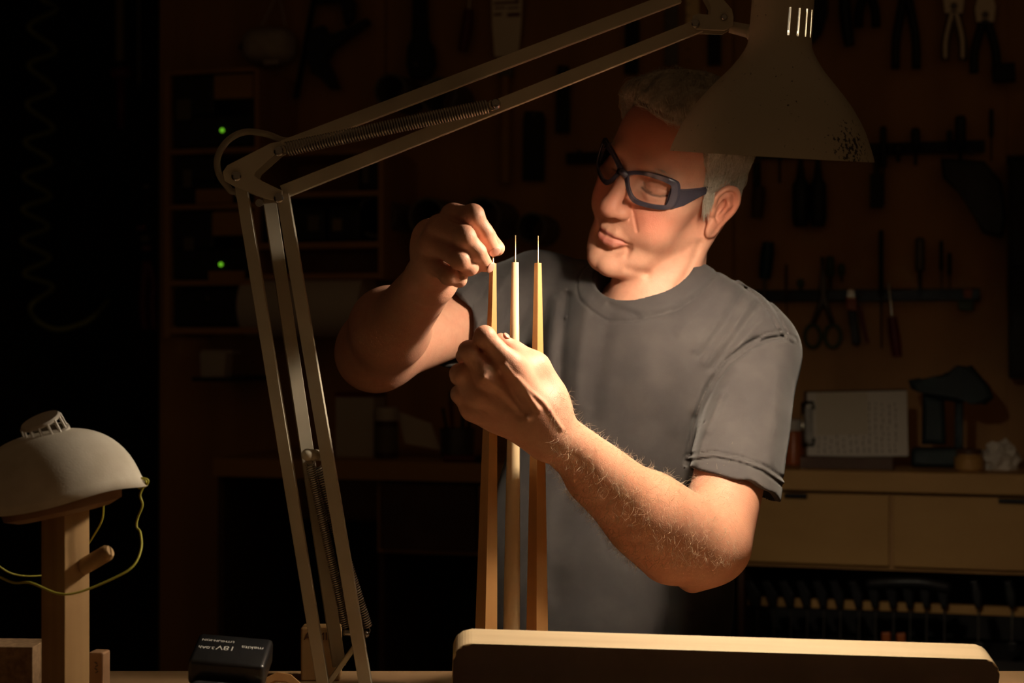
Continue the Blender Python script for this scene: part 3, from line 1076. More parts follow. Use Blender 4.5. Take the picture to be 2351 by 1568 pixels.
def nail(pts, rs, side, length=0.0125, width=0.0066):
    a, b = Vector(pts[2]), Vector(pts[3])
    t = (b - a).normalized()
    n_ = Vector(side); n_ = (n_ - t * n_.dot(t)).normalized()
    s_ = t.cross(n_)
    c = b - t * 0.0015 + n_ * (rs[3] + 0.0008) * 0.96
    mb = MB()
    mb.sphere((0, 0, 0), 1.0, 14, 10)
    rot = Matrix((t * length * 0.5, s_ * width, n_ * 0.0016)).transposed()
    bmesh.ops.transform(mb.bm, matrix=Matrix.Translation(c) @ rot.to_4x4(), verts=mb.bm.verts)
    return mb.build('finger_nail', m_nail, man, smooth=True)


nail(*RH['index'], (0.10, -1, -0.10))
nail(*RH['middle'], (0.55, -0.75, -0.25))
nail(*LTH, (0.95, -0.2, 0.3), 0.0085, 0.0045)

# ------------------------------------------------------------------ safety glasses (worn: a thing of its own)
glasses = thing('safety_glasses', Vector(from_head((0, 0.10, 0.02))), "grey-violet plastic safety glasses on the man's nose", 'glasses')
m_frame = mat('violet_plastic', (0.050, 0.043, 0.060), 0.18, 0, 0.6)
m_lens = bpy.data.materials.new('clear_lens')
m_lens.use_nodes = True
_nt = m_lens.node_tree
for _n in list(_nt.nodes): _nt.nodes.remove(_n)
_o = _nt.nodes.new('ShaderNodeOutputMaterial'); _mx = _nt.nodes.new('ShaderNodeMixShader')
_t = _nt.nodes.new('ShaderNodeBsdfTransparent'); _g = _nt.nodes.new('ShaderNodeBsdfGlossy'); _lw = _nt.nodes.new('ShaderNodeLayerWeight'); _f = _nt.nodes.new('ShaderNodeMath')
_lw.inputs['Blend'].default_value = 0.25; _f.operation = 'MULTIPLY'; _f.inputs[1].default_value = 0.22
_nt.links.new(_lw.outputs['Facing'], _f.inputs[0])
_t.inputs[0].default_value = (0.93, 0.93, 0.93, 1)
_g.inputs['Roughness'].default_value = 0.03
_nt.links.new(_f.outputs[0], _mx.inputs[0]); _nt.links.new(_t.outputs[0], _mx.inputs[1]); _nt.links.new(_g.outputs[0], _mx.inputs[2]); _nt.links.new(_mx.outputs[0], _o.inputs[0])


def wrap_y(x):
    return 0.1075 - 6.0 * x * x


def on_wrap(px, py):
    """place on the wrap-round surface of the glasses (head coordinates) that shows at px, py"""
    o = to_head(np.array([[0, 0, CAMZ]], F4))[0].astype(float)
    q = to_head(np.array([P(px, py, HD)], F4))[0].astype(float)
    lo, hi = 0.85, 1.1
    f = lambda t: (o + (q - o) * t)[1] - wrap_y((o + (q - o) * t)[0])
    for _ in range(60):
        mid = (lo + hi) / 2
        if f(lo) * f(mid) <= 0: hi = mid
        else: lo = mid
    return o + (q - o) * (lo + hi) / 2


rim_px = [(1443, 409), (1449, 402), (1475, 402), (1510, 412), (1538, 424), (1542, 431), (1540, 448), (1532, 468), (1522, 471), (1490, 467), (1460, 456), (1447, 436)]
def _loop(px):
    q = [Vector((x, y, 0)) for x, y in px]
    k = catmull(q[-2:] + q + q[:2], 3)[6:6 + 3 * len(q)]
    return [(v.x, v.y) for v in k]


rim_l = [on_wrap(*q) for q in _loop(rim_px)]
out_px = [(1434, 403), (1442, 393), (1478, 394), (1514, 402), (1546, 414), (1556, 424), (1556, 450), (1545, 474), (1524, 482), (1486, 477), (1452, 464), (1438, 436)]
out_l = [on_wrap(*q) for q in _loop(out_px)]
for sgn in (1, -1):
    inn = [Vector(from_head((sgn * q[0], q[1], q[2]))) for q in rim_l]
    out = [Vector(from_head((sgn * q[0], q[1], q[2]))) for q in out_l]
    n_ = len(inn)
    fw = (Vector(from_head((0, 0.1, 0))) - Vector(from_head((0, 0.0, 0)))).normalized()
    mb = MB()
    R = []
    for a, b in ((inn, 0.0012), (inn, -0.0022), (out, -0.0050), (out, 0.0004)):
        R.append([mb.bm.verts.new(v + fw * b) for v in a])
    for i in range(n_):
        j = (i + 1) % n_
        for k in range(4):
            mb.bm.faces.new((R[k][i], R[k][j], R[(k + 1) % 4][j], R[(k + 1) % 4][i]))
    bmesh.ops.bevel(mb.bm, geom=[e for e in mb.bm.edges], offset=0.0004, segments=1, affect='EDGES')
    mb.build('rim', m_frame, glasses, smooth=True, auto=40)
    mb = MB()
    cen = sum(inn, Vector()) / n_
    vs = [mb.bm.verts.new(v - fw * 0.0004) for v in inn]
    cv = mb.bm.verts.new(cen + fw * 0.0010)
    for i in range(n_):
        mb.bm.faces.new((vs[i], vs[(i + 1) % n_], cv))
    mb.build('lens', m_lens, glasses, smooth=True)
    # temple arm: deep at the hinge, thin over the ear
    mb = MB()
    secs = [((0.0600, 0.0820), 0.0290, 0.0020), ((0.0635, 0.0760), 0.0290, 0.0010), ((0.0690, 0.0600), 0.0295, 0.0060), ((0.0735, 0.0400), 0.0305, 0.0170), ((0.0755, 0.0200), 0.0320, 0.0235), ((0.0720, 0.0100), 0.0320, 0.0250), ((0.0690, 0.0000), 0.0310, 0.0250), ((0.0660, -0.0200), 0.0200, 0.0150)]
    rings = []
    for (x, y), zt, zb_ in secs:
        rings.append([mb.bm.verts.new(Vector(from_head((sgn * (x + dx), y, z)))) for dx, z in ((-0.0012, zt), (0.0014, zt - 0.0006), (0.0014, zb_ + 0.0006), (-0.0012, zb_))])
    for a, b in zip(rings, rings[1:]):
        for k in range(4):
            mb.bm.faces.new((a[k], a[(k + 1) % 4], b[(k + 1) % 4], b[k]))
    mb.bm.faces.new(rings[0]); mb.bm.faces.new(list(reversed(rings[-1])))
    mb.build('temple_arm', m_frame, glasses, smooth=True, auto=35)
    mb = MB()
    mb.tube([from_head((sgn * 0.0668, 0.0720, 0.0225)), from_head((sgn * 0.0668, 0.0720, 0.0120))], 0.0012, 8)
    mb.build('hinge', m_frame, glasses, smooth=True)
mb = MB()
br = [on_wrap(*q) for q in ((1440, 402), (1436, 414))]
pts_ = []
mb.tube([Vector(from_head((s * br[0][0] * 1.0 if s else 0, br[0][1] + (0.001 if s == 0 else -0.001), br[0][2] + (0.001 if s == 0 else -0.002)))) for s in (-1, 0, 1)], 0.0048, 8)
mb.build('bridge', m_frame, glasses, smooth=True)
# ------------------------------------------------------------------ his trousers and shoes, behind the bench
HIP = v3((P(1395, 784, 2.33).x, 2.33, 0.93))


def trousers(p):
    d = ell(p, HIP, (0.165, 0.115, 0.14))
    for sg in (-1, 1):
        d = smin(d, cap(p, HIP + v3((sg * 0.085, 0, -0.04)), HIP + v3((sg * 0.10, 0.0, -0.44)), 0.088, 0.066), 0.03)
        d = smin(d, cap(p, HIP + v3((sg * 0.10, 0.0, -0.44)), HIP + v3((sg * 0.11, 0.01, -0.85)), 0.066, 0.060), 0.02)
    return d - 0.003 * vnoise(p, 16, 31)


def shoes(p):
    d = None
    for sg in (-1, 1):
        e = cap(p, HIP + v3((sg * 0.11, 0.05, -0.885)), HIP + v3((sg * 0.125, -0.15, -0.893)), 0.042, 0.036)
        d = e if d is None else np.minimum(d, e)
    return smax(d, -p[:, 2] + 0.002, 0.004)


tv, tq = mesh_sdf(trousers, HIP - v3((0.30, 0.22, 0.92)), HIP + v3((0.30, 0.22, 0.20)), 0.008)
tr = finish('trousers', np_mesh('trousers', tv, tq), mat('dark_denim', (0.020, 0.026, 0.042), 0.9), man, smooth=True)
for sg in (-1, 1):
    sv_, sq_ = mesh_sdf(lambda p: np.where((p[:, 0] - HIP[0]) * sg > 0, shoes(p), 0.1).astype(F4), HIP + v3((-0.22, -0.26, -0.95)), HIP + v3((0.22, 0.16, -0.80)), 0.006)
    finish('shoe', np_mesh('shoe', sv_, sq_), mat('black_leather', (0.02, 0.018, 0.016), 0.5), man, smooth=True)
# ------------------------------------------------------------------ the spring-arm work lamp
LD = 1.86
m_lampw = mat('lamp_enamel', (0.58, 0.52, 0.40), 0.42, 0, 0.45, noise=((0.50, 0.45, 0.34), 14, (1, 1, 1), 4))
m_shade_in = mat('shade_inner_white', (0.80, 0.80, 0.76), 0.5, 0, 0.4)
m_steel = mat('spring_steel', (0.46, 0.43, 0.39), 0.30, 1.0)
m_bolt = mat('bolt_steel', (0.45, 0.43, 0.40), 0.25, 1.0)
m_cord = mat('lamp_cord', (0.36, 0.31, 0.24), 0.5)
lamp = thing('desk_lamp', Vector((P(795, 1588, LD).x, LD, BZ)), 'cream spring-arm desk lamp with a bell-shaped shade, clamped to the bench', 'lamp')


def bar(name, a, b, w, th, parent, material=None, face=(0, -1, 0)):
    """U-channel bar from a to b lying in the plane of the picture: web of width w towards the camera"""
    a = Vector(a); b = Vector(b)
    t = (b - a).normalized()
    n_ = Vector(face); n_ = (n_ - t * n_.dot(t)).normalized()
    s_ = t.cross(n_)
    tk = 0.0012
    prof = [(-w / 2, -th), (-w / 2, 0), (w / 2, 0), (w / 2, -th), (w / 2 - tk, -th), (w / 2 - tk, -tk), (-w / 2 + tk, -tk), (-w / 2 + tk, -th)]
    mb = MB()
    r0 = [mb.bm.verts.new(a + s_ * x + n_ * y) for x, y in prof]
    r1 = [mb.bm.verts.new(b + s_ * x + n_ * y) for x, y in prof]
    k = len(prof)
    for i in range(k):
        mb.bm.faces.new((r0[i], r0[(i + 1) % k], r1[(i + 1) % k], r1[i]))
    for r in (r0, r1):
        mb.bm.faces.new((r[0], r[1], r[6], r[7])) if False else None
        mb.bm.faces.new((r[0], r[1], r[6], r[7])); mb.bm.faces.new((r[1], r[2], r[5], r[6])); mb.bm.faces.new((r[2], r[3], r[4], r[5]))
    bmesh.ops.bevel(mb.bm, geom=[e for e in mb.bm.edges if abs((e.verts[0].co - e.verts[1].co).normalized().dot(t)) > 0.99], offset=0.0004, segments=1, affect='EDGES')
    return mb.build(name, material or m_lampw, parent)


def spring(name, a, b, r, pitch, wire, parent, n=7):
    a = Vector(a); b = Vector(b)
    t = (b - a).normalized(); L = (b - a).length
    s_ = t.orthogonal().normalized(); u_ = t.cross(s_)
    turns = int(L / pitch)
    pts = []
    for k in range(turns * n + 1):
        an = 2 * math.pi * k / n
        pts.append(a + t * (L * k / (turns * n)) + r * (math.cos(an) * s_ + math.sin(an) * u_))
    mb = MB()
    mb.tube(pts, wire, 5)
    return mb.build(name, m_steel, parent, smooth=True)


def screw(c, r, axis=(0, -1, 0), parent=None, name='bolt', h=0.003):
    mb = MB()
    mb.lathe([(r, 0), (r, h * 0.6), (r * 0.75, h), (0.0005, h * 1.15)], c, axis, 12, cap0=True, cap1=True)
    return mb.build(name, m_bolt, parent, smooth=True, auto=40)


W = M_PX(29, LD)
# lower arm: two front channels and the rear one
bar('lower_arm_bar', P(552, 425, LD - 0.012), P(743, 1588, LD - 0.012), M_PX(27, LD), 0.012, lamp)
bar('lower_arm_bar', P(648, 446, LD - 0.010), P(841, 1588, LD - 0.010), M_PX(29, LD), 0.012, lamp)
bar('lower_arm_bar', P(618, 452, LD + 0.016), P(780, 1530, LD + 0.016), M_PX(30, LD), 0.010, lamp, face=(0.22, -0.97, 0))
# lower link across the bars
mb = MB()
mb.prism([(0, 0), (1, 0), (1, 0.24), (0, 0.24)], P(742, 1575, LD + 0.004), P(812, 1478, LD) - P(742, 1575, LD), P(782, 1605, LD) - P(742, 1575, LD), 0.018, 0.001)
mb.build('link_plate', m_lampw, lamp)
bbx = P(795, 1588, LD).x
mb = MB()
mb.box((bbx, LD, BZ + 0.008), (0.085, 0.046, 0.016), bev=0.004)
mb.build('base_bracket', m_lampw, lamp, smooth=True, auto=40)
# elbow bracket
elbow_px = [(520, 400), (530, 385), (628, 335), (652, 330), (660, 342), (640, 358), (594, 398), (590, 408), (602, 418), (655, 442), (655, 458), (638, 464), (620, 462), (545, 432), (524, 420)]
for dy in (-0.024, 0.018):
    mb = MB()
    mb.prism([((x - 590) * LD / FPX, -(y - 400) * LD / FPX) for x, y in elbow_px], P(590, 400, LD) + Vector((0, dy, 0)), Vector((1, 0, 0)), Vector((0, 0, 1)), 0.0016, 0.0004)
    mb.build('elbow_plate', m_lampw, lamp)
for q in ((543, 405), (640, 348), (640, 455)):
    screw(P(*q, LD - 0.0250), 0.0052, parent=lamp)
mb = MB()
mb.tube([P(595, 466, LD - 0.02), P(600, 464, LD + 0.03)], 0.0042, 10)
mb.build('cross_pin', m_bolt, lamp, smooth=True, auto=40)
for q in ((640, 348), (640, 455), (543, 405)):
    MB().tube([P(*q, LD - 0.024), P(*q, LD + 0.026)], 0.0042, 10).build('pivot_pin', m_bolt, lamp, smooth=True, auto=40)
# upper arm: two bars running up to the head
bar('upper_arm_bar', P(650, 336, LD - 0.004), P(1560, -10, LD - 0.004), M_PX(29, LD), 0.012, lamp)
bar('upper_arm_bar', P(648, 440, LD - 0.006), P(1610, 56, LD - 0.006), M_PX(30, LD), 0.012, lamp)
# springs
spring('tension_spring', P(658, 343, LD - 0.024), P(1122, 244, LD - 0.024), 0.0072, 0.0029, 0.00115, lamp)
spring('tension_spring', P(658, 343, LD + 0.036), P(1122, 244, LD + 0.036), 0.0072, 0.0029, 0.00115, lamp)
spring('tension_spring', P(712, 1066, LD - 0.001), P(795, 1440, LD + 0.004), 0.0044, 0.0023, 0.0009, lamp)
spring('tension_spring', P(728, 1074, LD + 0.012), P(843, 1440, LD + 0.014), 0.0054, 0.0025, 0.0010, lamp)
mb = MB()
mb.tube([P(706, 1044, LD - 0.006), P(742, 1046, LD + 0.014)], 0.0062, 14)
mb.sphere(P(706, 1044, LD - 0.006), 0.0066, 14, 8)
mb.build('spring_post', m_lampw, lamp, smooth=True)
mb = MB()
mb.tube([P(790, 1452, LD), P(838, 1455, LD + 0.010)], 0.0035, 12)
mb.sphere(P(840, 1456, LD + 0.008), 0.0040, 16, 10)
mb.build('spring_post', m_bolt, lamp, smooth=True)
for c0, c1 in (((712, 1044, LD - 0.002), (714, 1068, LD - 0.001)), ((728, 1045, LD + 0.010), (730, 1074, LD + 0.010)), ((840, 1456, LD + 0.008), (838, 1440, LD + 0.012)),
               ((640, 348, LD - 0.027), (658, 343, LD - 0.024)), ((1136, 240, LD - 0.024), (1122, 244, LD - 0.024))):
    a, b = P(*c0), P(*c1)
    mb = MB()
    tdir = (b - a).normalized(); sd = tdir.cross(Vector((0, 1, 0))).normalized()
    pts = [a + (b - a) * (0.5 - 0.5 * math.cos(t)) * 1.0 + sd * 0.005 * math.sin(t) for t in [math.pi * 2 * k / 14 for k in range(14)]]
    mb.tube(pts, 0.0008, 6, closed=True)
    mb.build('spring_hook', m_steel, lamp, smooth=True)
screw(P(1138, 240, LD - 0.0175), 0.0055, parent=lamp, name='spring_stud', h=0.012)
# cord loop over the elbow
cd = catmull([P(676, 322, LD + 0.012), P(650, 322, LD + 0.018), P(612, 308, LD + 0.016), P(563, 303, LD + 0.008), P(524, 322, LD), P(500, 360, LD), P(503, 400, LD + 0.004), P(528, 436, LD + 0.008), P(556, 470, LD + 0.008), P(600, 700, LD + 0.008)], 8)
MB().tube(cd, 0.0036, 10).build('power_cord', m_cord, lamp, smooth=True)
# head joint
hj = [(1587, 42), (1600, 38), (1628, 42), (1630, 20), (1600, -30), (1625, -40), (1650, 0), (1676, 28), (1680, 46), (1678, 66), (1660, 76), (1596, 74), (1585, 64)]
for dy in (-0.016, 0.010):
    mb = MB()
    mb.prism([((x - 1630) * LD / FPX, -(y - 30) * LD / FPX) for x, y in hj], P(1630, 30, LD) + Vector((0, dy, 0)), Vector((1, 0, 0)), Vector((0, 0, 1)), 0.0018, 0.0005)
    mb.build('head_plate', m_lampw, lamp)
screw(P(1597, 55, LD - 0.0172), 0.0046, parent=lamp)
screw(P(1662, 40, LD - 0.0172), 0.0036, parent=lamp)
mb = MB()
mb.tube([P(1676, 62, LD - 0.004), P(1720, 72, LD - 0.006), P(1745, 76, LD - 0.008)], [0.0062, 0.0072, 0.0115], 14)
mb.sphere(P(1742, 77, LD - 0.008), 0.0125, 16, 12, (1.15, 1, 0.9))
mb.build('swivel_arm', m_lampw, lamp, smooth=True)
mb = MB()
mb.tube([P(1742, -12, LD - 0.03), P(1742, -12, LD - 0.018)], 0.0095, 14)
mb.build('switch_knob', m_lampw, lamp, smooth=True, auto=40)

# the shade: opening tilted towards the man, a few degrees of roll as photographed
SHC = P(1771, 359, LD)                    # centre of the opening
ax = Vector((math.sin(math.radians(3.3)), math.sin(math.radians(-7.0)), 1.0)).normalized()      # up along the shade axis
Rr = M_PX(466, LD) / 2
prof_out = [(1.0, 0.0), (0.985, 0.050), (0.960, 0.120), (0.893, 0.280), (0.830, 0.390), (0.750, 0.510), (0.660, 0.620), (0.570, 0.720), (0.455, 0.845), (0.385, 0.940), (0.340, 1.015), (0.314, 1.075), (0.306, 1.150)]
NS = 96
SLOTK = set()
mb = MB()
s_ = ax.orthogonal().normalized()
u_ = ax.cross(s_)
up_prof = [(0.306, 1.150), (0.305, 1.165), (0.302, 1.430), (0.302, 1.445), (0.298, 1.95), (0.26, 2.02), (0.12, 2.05)]
full = prof_out[:-1] + up_prof
th = 0.0011
for i_ in range(9):                       # cooling slots round one side of the neck
    want = math.radians(6.5 + 18.75 * i_)
    best = min(range(NS), key=lambda k: abs(math.remainder(math.atan2((math.cos(2 * math.pi * (k + 0.5) / NS) * s_ + math.sin(2 * math.pi * (k + 0.5) / NS) * u_).x, -(math.cos(2 * math.pi * (k + 0.5) / NS) * s_ + math.sin(2 * math.pi * (k + 0.5) / NS) * u_).y) - want, 2 * math.pi)))
    SLOTK.add(best)


def ring(r, h):
    return [SHC + ax * (h * Rr) + r * (math.cos(2 * math.pi * k / NS) * s_ + math.sin(2 * math.pi * k / NS) * u_) for k in range(NS)]


def shell(off, prof, holes):
    rings = [[mb.bm.verts.new(v) for v in ring(r * Rr - off, h)] for r, h in prof]
    for i, (a, b) in enumerate(zip(rings, rings[1:])):
        for k in range(NS):
            if holes and prof[i] == (0.305, 1.165) and k in SLOTK:
                continue
            mb.bm.faces.new((a[k], a[(k + 1) % NS], b[(k + 1) % NS], b[k]))
    return rings


ro = shell(0.0, full, True)
ri = shell(th, full, True)
for k in range(NS):
    mb.bm.faces.new((ro[0][k], ro[0][(k + 1) % NS], ri[0][(k + 1) % NS], ri[0][k]))
mb.bm.faces.new(ro[-1])
# slot walls
si = full.index((0.305, 1.165))
for k in sorted(SLOTK):
    a0, a1, b0, b1 = ro[si][k], ro[si][(k + 1) % NS], ro[si + 1][k], ro[si + 1][(k + 1) % NS]
    c0, c1, d0, d1 = ri[si][k], ri[si][(k + 1) % NS], ri[si + 1][k], ri[si + 1][(k + 1) % NS]
    for f in ((a0, a1, c1, c0), (b0, b1, d1, d0), (a0, b0, d0, c0), (a1, b1, d1, c1)):
        mb.bm.faces.new(f)
shade = mb.build('lamp_shade', None, lamp, smooth=True, auto=50)
# worn enamel outside: small chips, scuffed patch by the rim
m_sh = bpy.data.materials.new('shade_enamel')
m_sh.use_nodes = True
nt = m_sh.node_tree; b_ = nt.nodes['Principled BSDF']
b_.inputs['Roughness'].default_value = 0.40
tc = nt.nodes.new('ShaderNodeTexCoord')
n1 = nt.nodes.new('ShaderNodeTexNoise'); n1.inputs['Scale'].default_value = 260; n1.inputs['Detail'].default_value = 4
nt.links.new(tc.outputs['Object'], n1.inputs['Vector'])
vd = nt.nodes.new('ShaderNodeVectorMath'); vd.operation = 'DISTANCE'
nt.links.new(tc.outputs['Object'], vd.inputs[0])
vd.inputs[1].default_value = P(1945, 348, LD - 0.070)
mr = nt.nodes.new('ShaderNodeMapRange'); mr.inputs['From Min'].default_value = 0.004; mr.inputs['From Max'].default_value = 0.042; mr.inputs['To Min'].default_value = 0.17; mr.inputs['To Max'].default_value = -0.08
nt.links.new(vd.outputs['Value'], mr.inputs['Value'])
ad = nt.nodes.new('ShaderNodeMath'); ad.operation = 'ADD'
nt.links.new(n1.outputs['Fac'], ad.inputs[0]); nt.links.new(mr.outputs['Result'], ad.inputs[1])
rp = nt.nodes.new('ShaderNodeValToRGB')
rp.color_ramp.elements[0].position = 0.60; rp.color_ramp.elements[0].color = (0.58, 0.52, 0.40, 1)
rp.color_ramp.elements[1].position = 0.66; rp.color_ramp.elements[1].color = (0.06, 0.05, 0.04, 1)
nt.links.new(ad.outputs[0], rp.inputs['Fac'])
nt.links.new(rp.outputs['Color'], b_.inputs['Base Color'])
shade.data.materials.clear()
shade.data.materials.append(m_sh)
shade.data.materials.append(m_shade_in)
for f in shade.data.polygons:                      # inner skin is white
    rel = f.center - (SHC - Vector((0, 0, 0)))
    rad = rel - ax * rel.dot(ax)
    if f.normal.dot(rad) < -1e-9 and False:
        f.material_index = 1
nouter = (len(full) - 1) * NS - len(SLOTK)
for i, f in enumerate(shade.data.polygons):
    if nouter <= i < 2 * nouter:
        f.material_index = 1
m_sock = mat('socket_bakelite', (0.05, 0.045, 0.04), 0.4)
mb = MB()
mb.lathe([(0.017, 0.62 * Rr), (0.017, 1.20 * Rr), (0.020, 1.22 * Rr), (0.020, 1.9 * Rr)], SHC, ax, 24, True, True)
mb.build('bulb_socket', m_sock, lamp, smooth=True, auto=40)
# bulb: the only lamp that is switched on
m_bulb = bpy.data.materials.new('lit_bulb')
m_bulb.use_nodes = True
nt = m_bulb.node_tree
for n_ in list(nt.nodes): nt.nodes.remove(n_)
o_ = nt.nodes.new('ShaderNodeOutputMaterial'); e_ = nt.nodes.new('ShaderNodeEmission')
e_.inputs['Color'].default_value = (1.0, 0.83, 0.62, 1)
e_.inputs['Strength'].default_value = LAMP_STRENGTH
nt.links.new(e_.outputs[0], o_.inputs[0])
BR = 0.028
bulb_c = SHC + ax * (BR + 0.012)
mb = MB()
pr = [(BR * math.sin(t), -BR * math.cos(t)) for t in [math.pi * (0.02 + 0.70 * k / 10) for k in range(11)]]
pr += [(0.0155, 0.032), (0.0135, 0.042), (0.0130, 0.056)]
mb.lathe(pr, bulb_c, ax, 24, True, True)
mb.build('bulb', m_bulb, lamp, smooth=True)
# ------------------------------------------------------------------ bench, board and the three turned legs
m_bench = wood('bench_oak', (0.28, 0.17, 0.085), (0.19, 0.11, 0.05), 14, (0.12, 1, 1))
m_oak_board = wood('ash_board', (0.72, 0.55, 0.34), (0.58, 0.42, 0.235), 40, (0.05, 1, 1), 0.45)
m_cherry = wood('cherry_wood', (0.56, 0.29, 0.105), (0.48, 0.235, 0.08), 60, (1, 1, 0.03), 0.42)
m_maple = wood('pale_maple', (0.78, 0.60, 0.36), (0.72, 0.53, 0.29), 50, (1, 1, 0.03), 0.40)
m_brass = mat('brass_rod', (0.80, 0.62, 0.34), 0.42, 1.0)
bench = thing('workbench', Vector((0.1, 1.7, 0)), 'brown wooden workbench in the foreground', 'workbench')
mb = MB()
mb.box((0.05, 1.635, BZ - 0.022), (1.9, 0.88, 0.044), bev=0.003)
mb.build('bench_top', m_bench, bench)
for x in (-0.85, 0.95):
    for y in (1.25, 2.02):
        MB().box((x, y, (BZ - 0.044) / 2), (0.07, 0.07, BZ - 0.044), bev=0.003).build('leg', m_bench, bench)
MB().box((0.05, 1.25, BZ - 0.10), (1.73, 0.03, 0.10), bev=0.002).build('apron', m_bench, bench)

# tilted panel with rounded corners, leaning on the bench
bd = 1.70
A0 = P(1042, 1459, bd); A1 = P(2287, 1497, bd + 0.02)
ux = (A1 - A0); Lb = ux.length; ux.normalize()
lean = math.radians(14)
nf = Vector((0, -math.sin(lean), math.cos(lean)))       # up along the panel, leaning towards the camera
nf = (nf - ux * nf.dot(ux)).normalized()
hb = (A0.z - BZ) / math.cos(lean) - 0.010; hr = (A1.z - BZ) / math.cos(lean) - 0.008
cr = 0.018
c_r = [(Lb - cr + cr * math.cos(math.radians(a)), -cr + cr * math.sin(math.radians(a))) for a in range(0, 91, 10)]
c_l = [(cr + cr * math.cos(math.radians(a)), -cr + cr * math.sin(math.radians(a))) for a in range(90, 181, 10)]
ol = [(0, -hb), (Lb, -hr - (hb - hr) * 0)] + c_r + c_l
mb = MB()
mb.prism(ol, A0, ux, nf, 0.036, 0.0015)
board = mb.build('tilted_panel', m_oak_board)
board.data.materials.append(wood('dark_face', (0.034, 0.013, 0.006), (0.025, 0.009, 0.005), 20, (0.06, 1, 1), 0.55))  # broad faces get a much darker brown than the edges
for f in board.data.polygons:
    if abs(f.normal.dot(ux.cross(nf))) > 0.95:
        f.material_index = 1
tag(board, 'pale ash panel with rounded corners tilted along the front of the bench', 'wood panel')
mb = MB()
kc = P(1596, 1474, bd + 0.03)
mb.lathe([(0.004, 0), (0.004, 0.006), (0.0055, 0.010), (0.0045, 0.014), (0.0005, 0.0155)], kc - Vector((0, 0, 0.012)), (0, 0, 1), 14, True, True)
mb.build('knob', m_bolt, board, smooth=True, auto=40)


def leg(cx_top, cx_bot, ytop, wt, wb, D, square, material, label, rod_top, rotz):
    top = P(cx_top, ytop, D); bot_px = 784 + (CAMZ - BZ) * FPX / D
    bot = P(cx_bot, bot_px, D); bot.z = BZ
    t = thing('tapered_leg', bot, label, 'table leg', 'legs with brass rods on the bench')
    mb = MB()
    secs = [0.0, 0.003, 0.25, 0.5, 0.75, 1.0]
    n = 4 if square else 24
    prev = None
    for f in secs:
        r = (M_PX(wb, D) + (M_PX(wt, D) - M_PX(wb, D)) * (f ** 1.15 if square else f ** 1.6)) / 2

        c = bot.lerp(top, f)
        vs = [mb.bm.verts.new(c + Vector((r * math.cos(rotz + 2 * math.pi * k / n), r * math.sin(rotz + 2 * math.pi * k / n), 0))) for k in range(n)]
        if prev:
            for k in range(n):
                mb.bm.faces.new((prev[k], prev[(k + 1) % n], vs[(k + 1) % n], vs[k]))
        else:
            mb.bm.faces.new(list(reversed(vs)))
        prev = vs
    mb.bm.faces.new(prev)
    if square:
        es = [e for e in mb.bm.edges if abs((e.verts[0].co - e.verts[1].co).normalized().z) > 0.9]
        bmesh.ops.bevel(mb.bm, geom=es, offset=0.0006, segments=2, affect='EDGES')
    mb.build('shaft', material, t, smooth=not square)
    MB().tube([top - Vector((0, 0, 0.03)), P(cx_top, rod_top, D)], 0.00085, 8).build('brass_rod', m_brass, t, smooth=True)
    return t


leg(1132, 1113, 605, 17, 56, 1.875, True, m_cherry, 'square cherry leg being fitted with a rod, held in both hands', 566, math.radians(86))
leg(1183, 1173, 602, 16, 40, 1.938, False, m_maple, 'round pale maple leg in the middle of the three', 540, 0)
leg(1235, 1233, 604, 18, 54, 1.938, True, m_cherry, 'square cherry leg at the right of the three, nearest his chest', 541, math.radians(86))
# ------------------------------------------------------------------ dust mask on its wooden stand (front left)
SD = 1.66
KS = SD / 1.50
m_oak = wood('oak_post', (0.46, 0.29, 0.13), (0.36, 0.21, 0.085), 55, (1, 1, 0.05), 0.5)
m_form = wood('brown_form', (0.30, 0.165, 0.085), (0.22, 0.115, 0.055), 25, (1, 0.3, 1), 0.55)
m_mask = mat('white_felt', (0.70, 0.64, 0.54), 0.9, 0, 0.15, noise=((0.60, 0.54, 0.44), 40, (1, 1, 1), 5), bump=(500, 0.25, 0.0006))
m_valve = mat('valve_plastic', (0.66, 0.60, 0.52), 0.4)
m_strap = mat('yellow_elastic', (0.50, 0.47, 0.06), 0.6)
m_chip = mat('particle_board', (0.40, 0.25, 0.13), 0.8, noise=((0.24, 0.14, 0.07), 160, (1, 1, 1), 3))
stand = thing('mask_stand', P(150, 784, SD) + Vector((0, 0, BZ - CAMZ)), 'oak post stand with a peg, carrying the dust mask', 'stand')
pc = P(150, 1400, SD + 0.02)
rz = Matrix.Rotation(math.radians(-40), 3, 'Z')
ptop = P(150, 1160, SD).z
MB().box((pc.x, pc.y, (BZ + ptop) / 2), (0.034 * KS, 0.026 * KS, ptop - BZ), rz, 0.0008).build('post', m_oak, stand)
pegd = Vector((0.045, -0.012, 0.026)).normalized()
p0 = P(190, 1302, SD + 0.015)
mb = MB()
mb.tube([p0, p0 + pegd * 0.018 * KS, p0 + pegd * 0.0275 * KS, p0 + pegd * 0.0305 * KS], [0.0072 * KS, 0.0072 * KS, 0.0070 * KS, 0.0050 * KS], 18)
mb.build('peg', m_oak, stand, smooth=True, auto=45)
fc = P(142, 1154, SD + 0.02)
tilt = Matrix.Rotation(math.radians(-12), 3, 'Y')
mb = MB()
mb.lathe([(r_ * KS, h_ * KS) for r_, h_ in ((0.040, -0.010), (0.051, -0.006), (0.053, 0.004), (0.050, 0.016), (0.040, 0.028), (0.020, 0.036), (0.001, 0.038))], fc, tilt @ Vector((0, 0, 1)), 32, True)
mb.build('head_form', m_form, stand, smooth=True, auto=50)


maskt = thing('dust_mask', P(128, 1142, SD + 0.02), 'white cup dust mask with a valve and yellow straps, on the stand', 'dust mask')
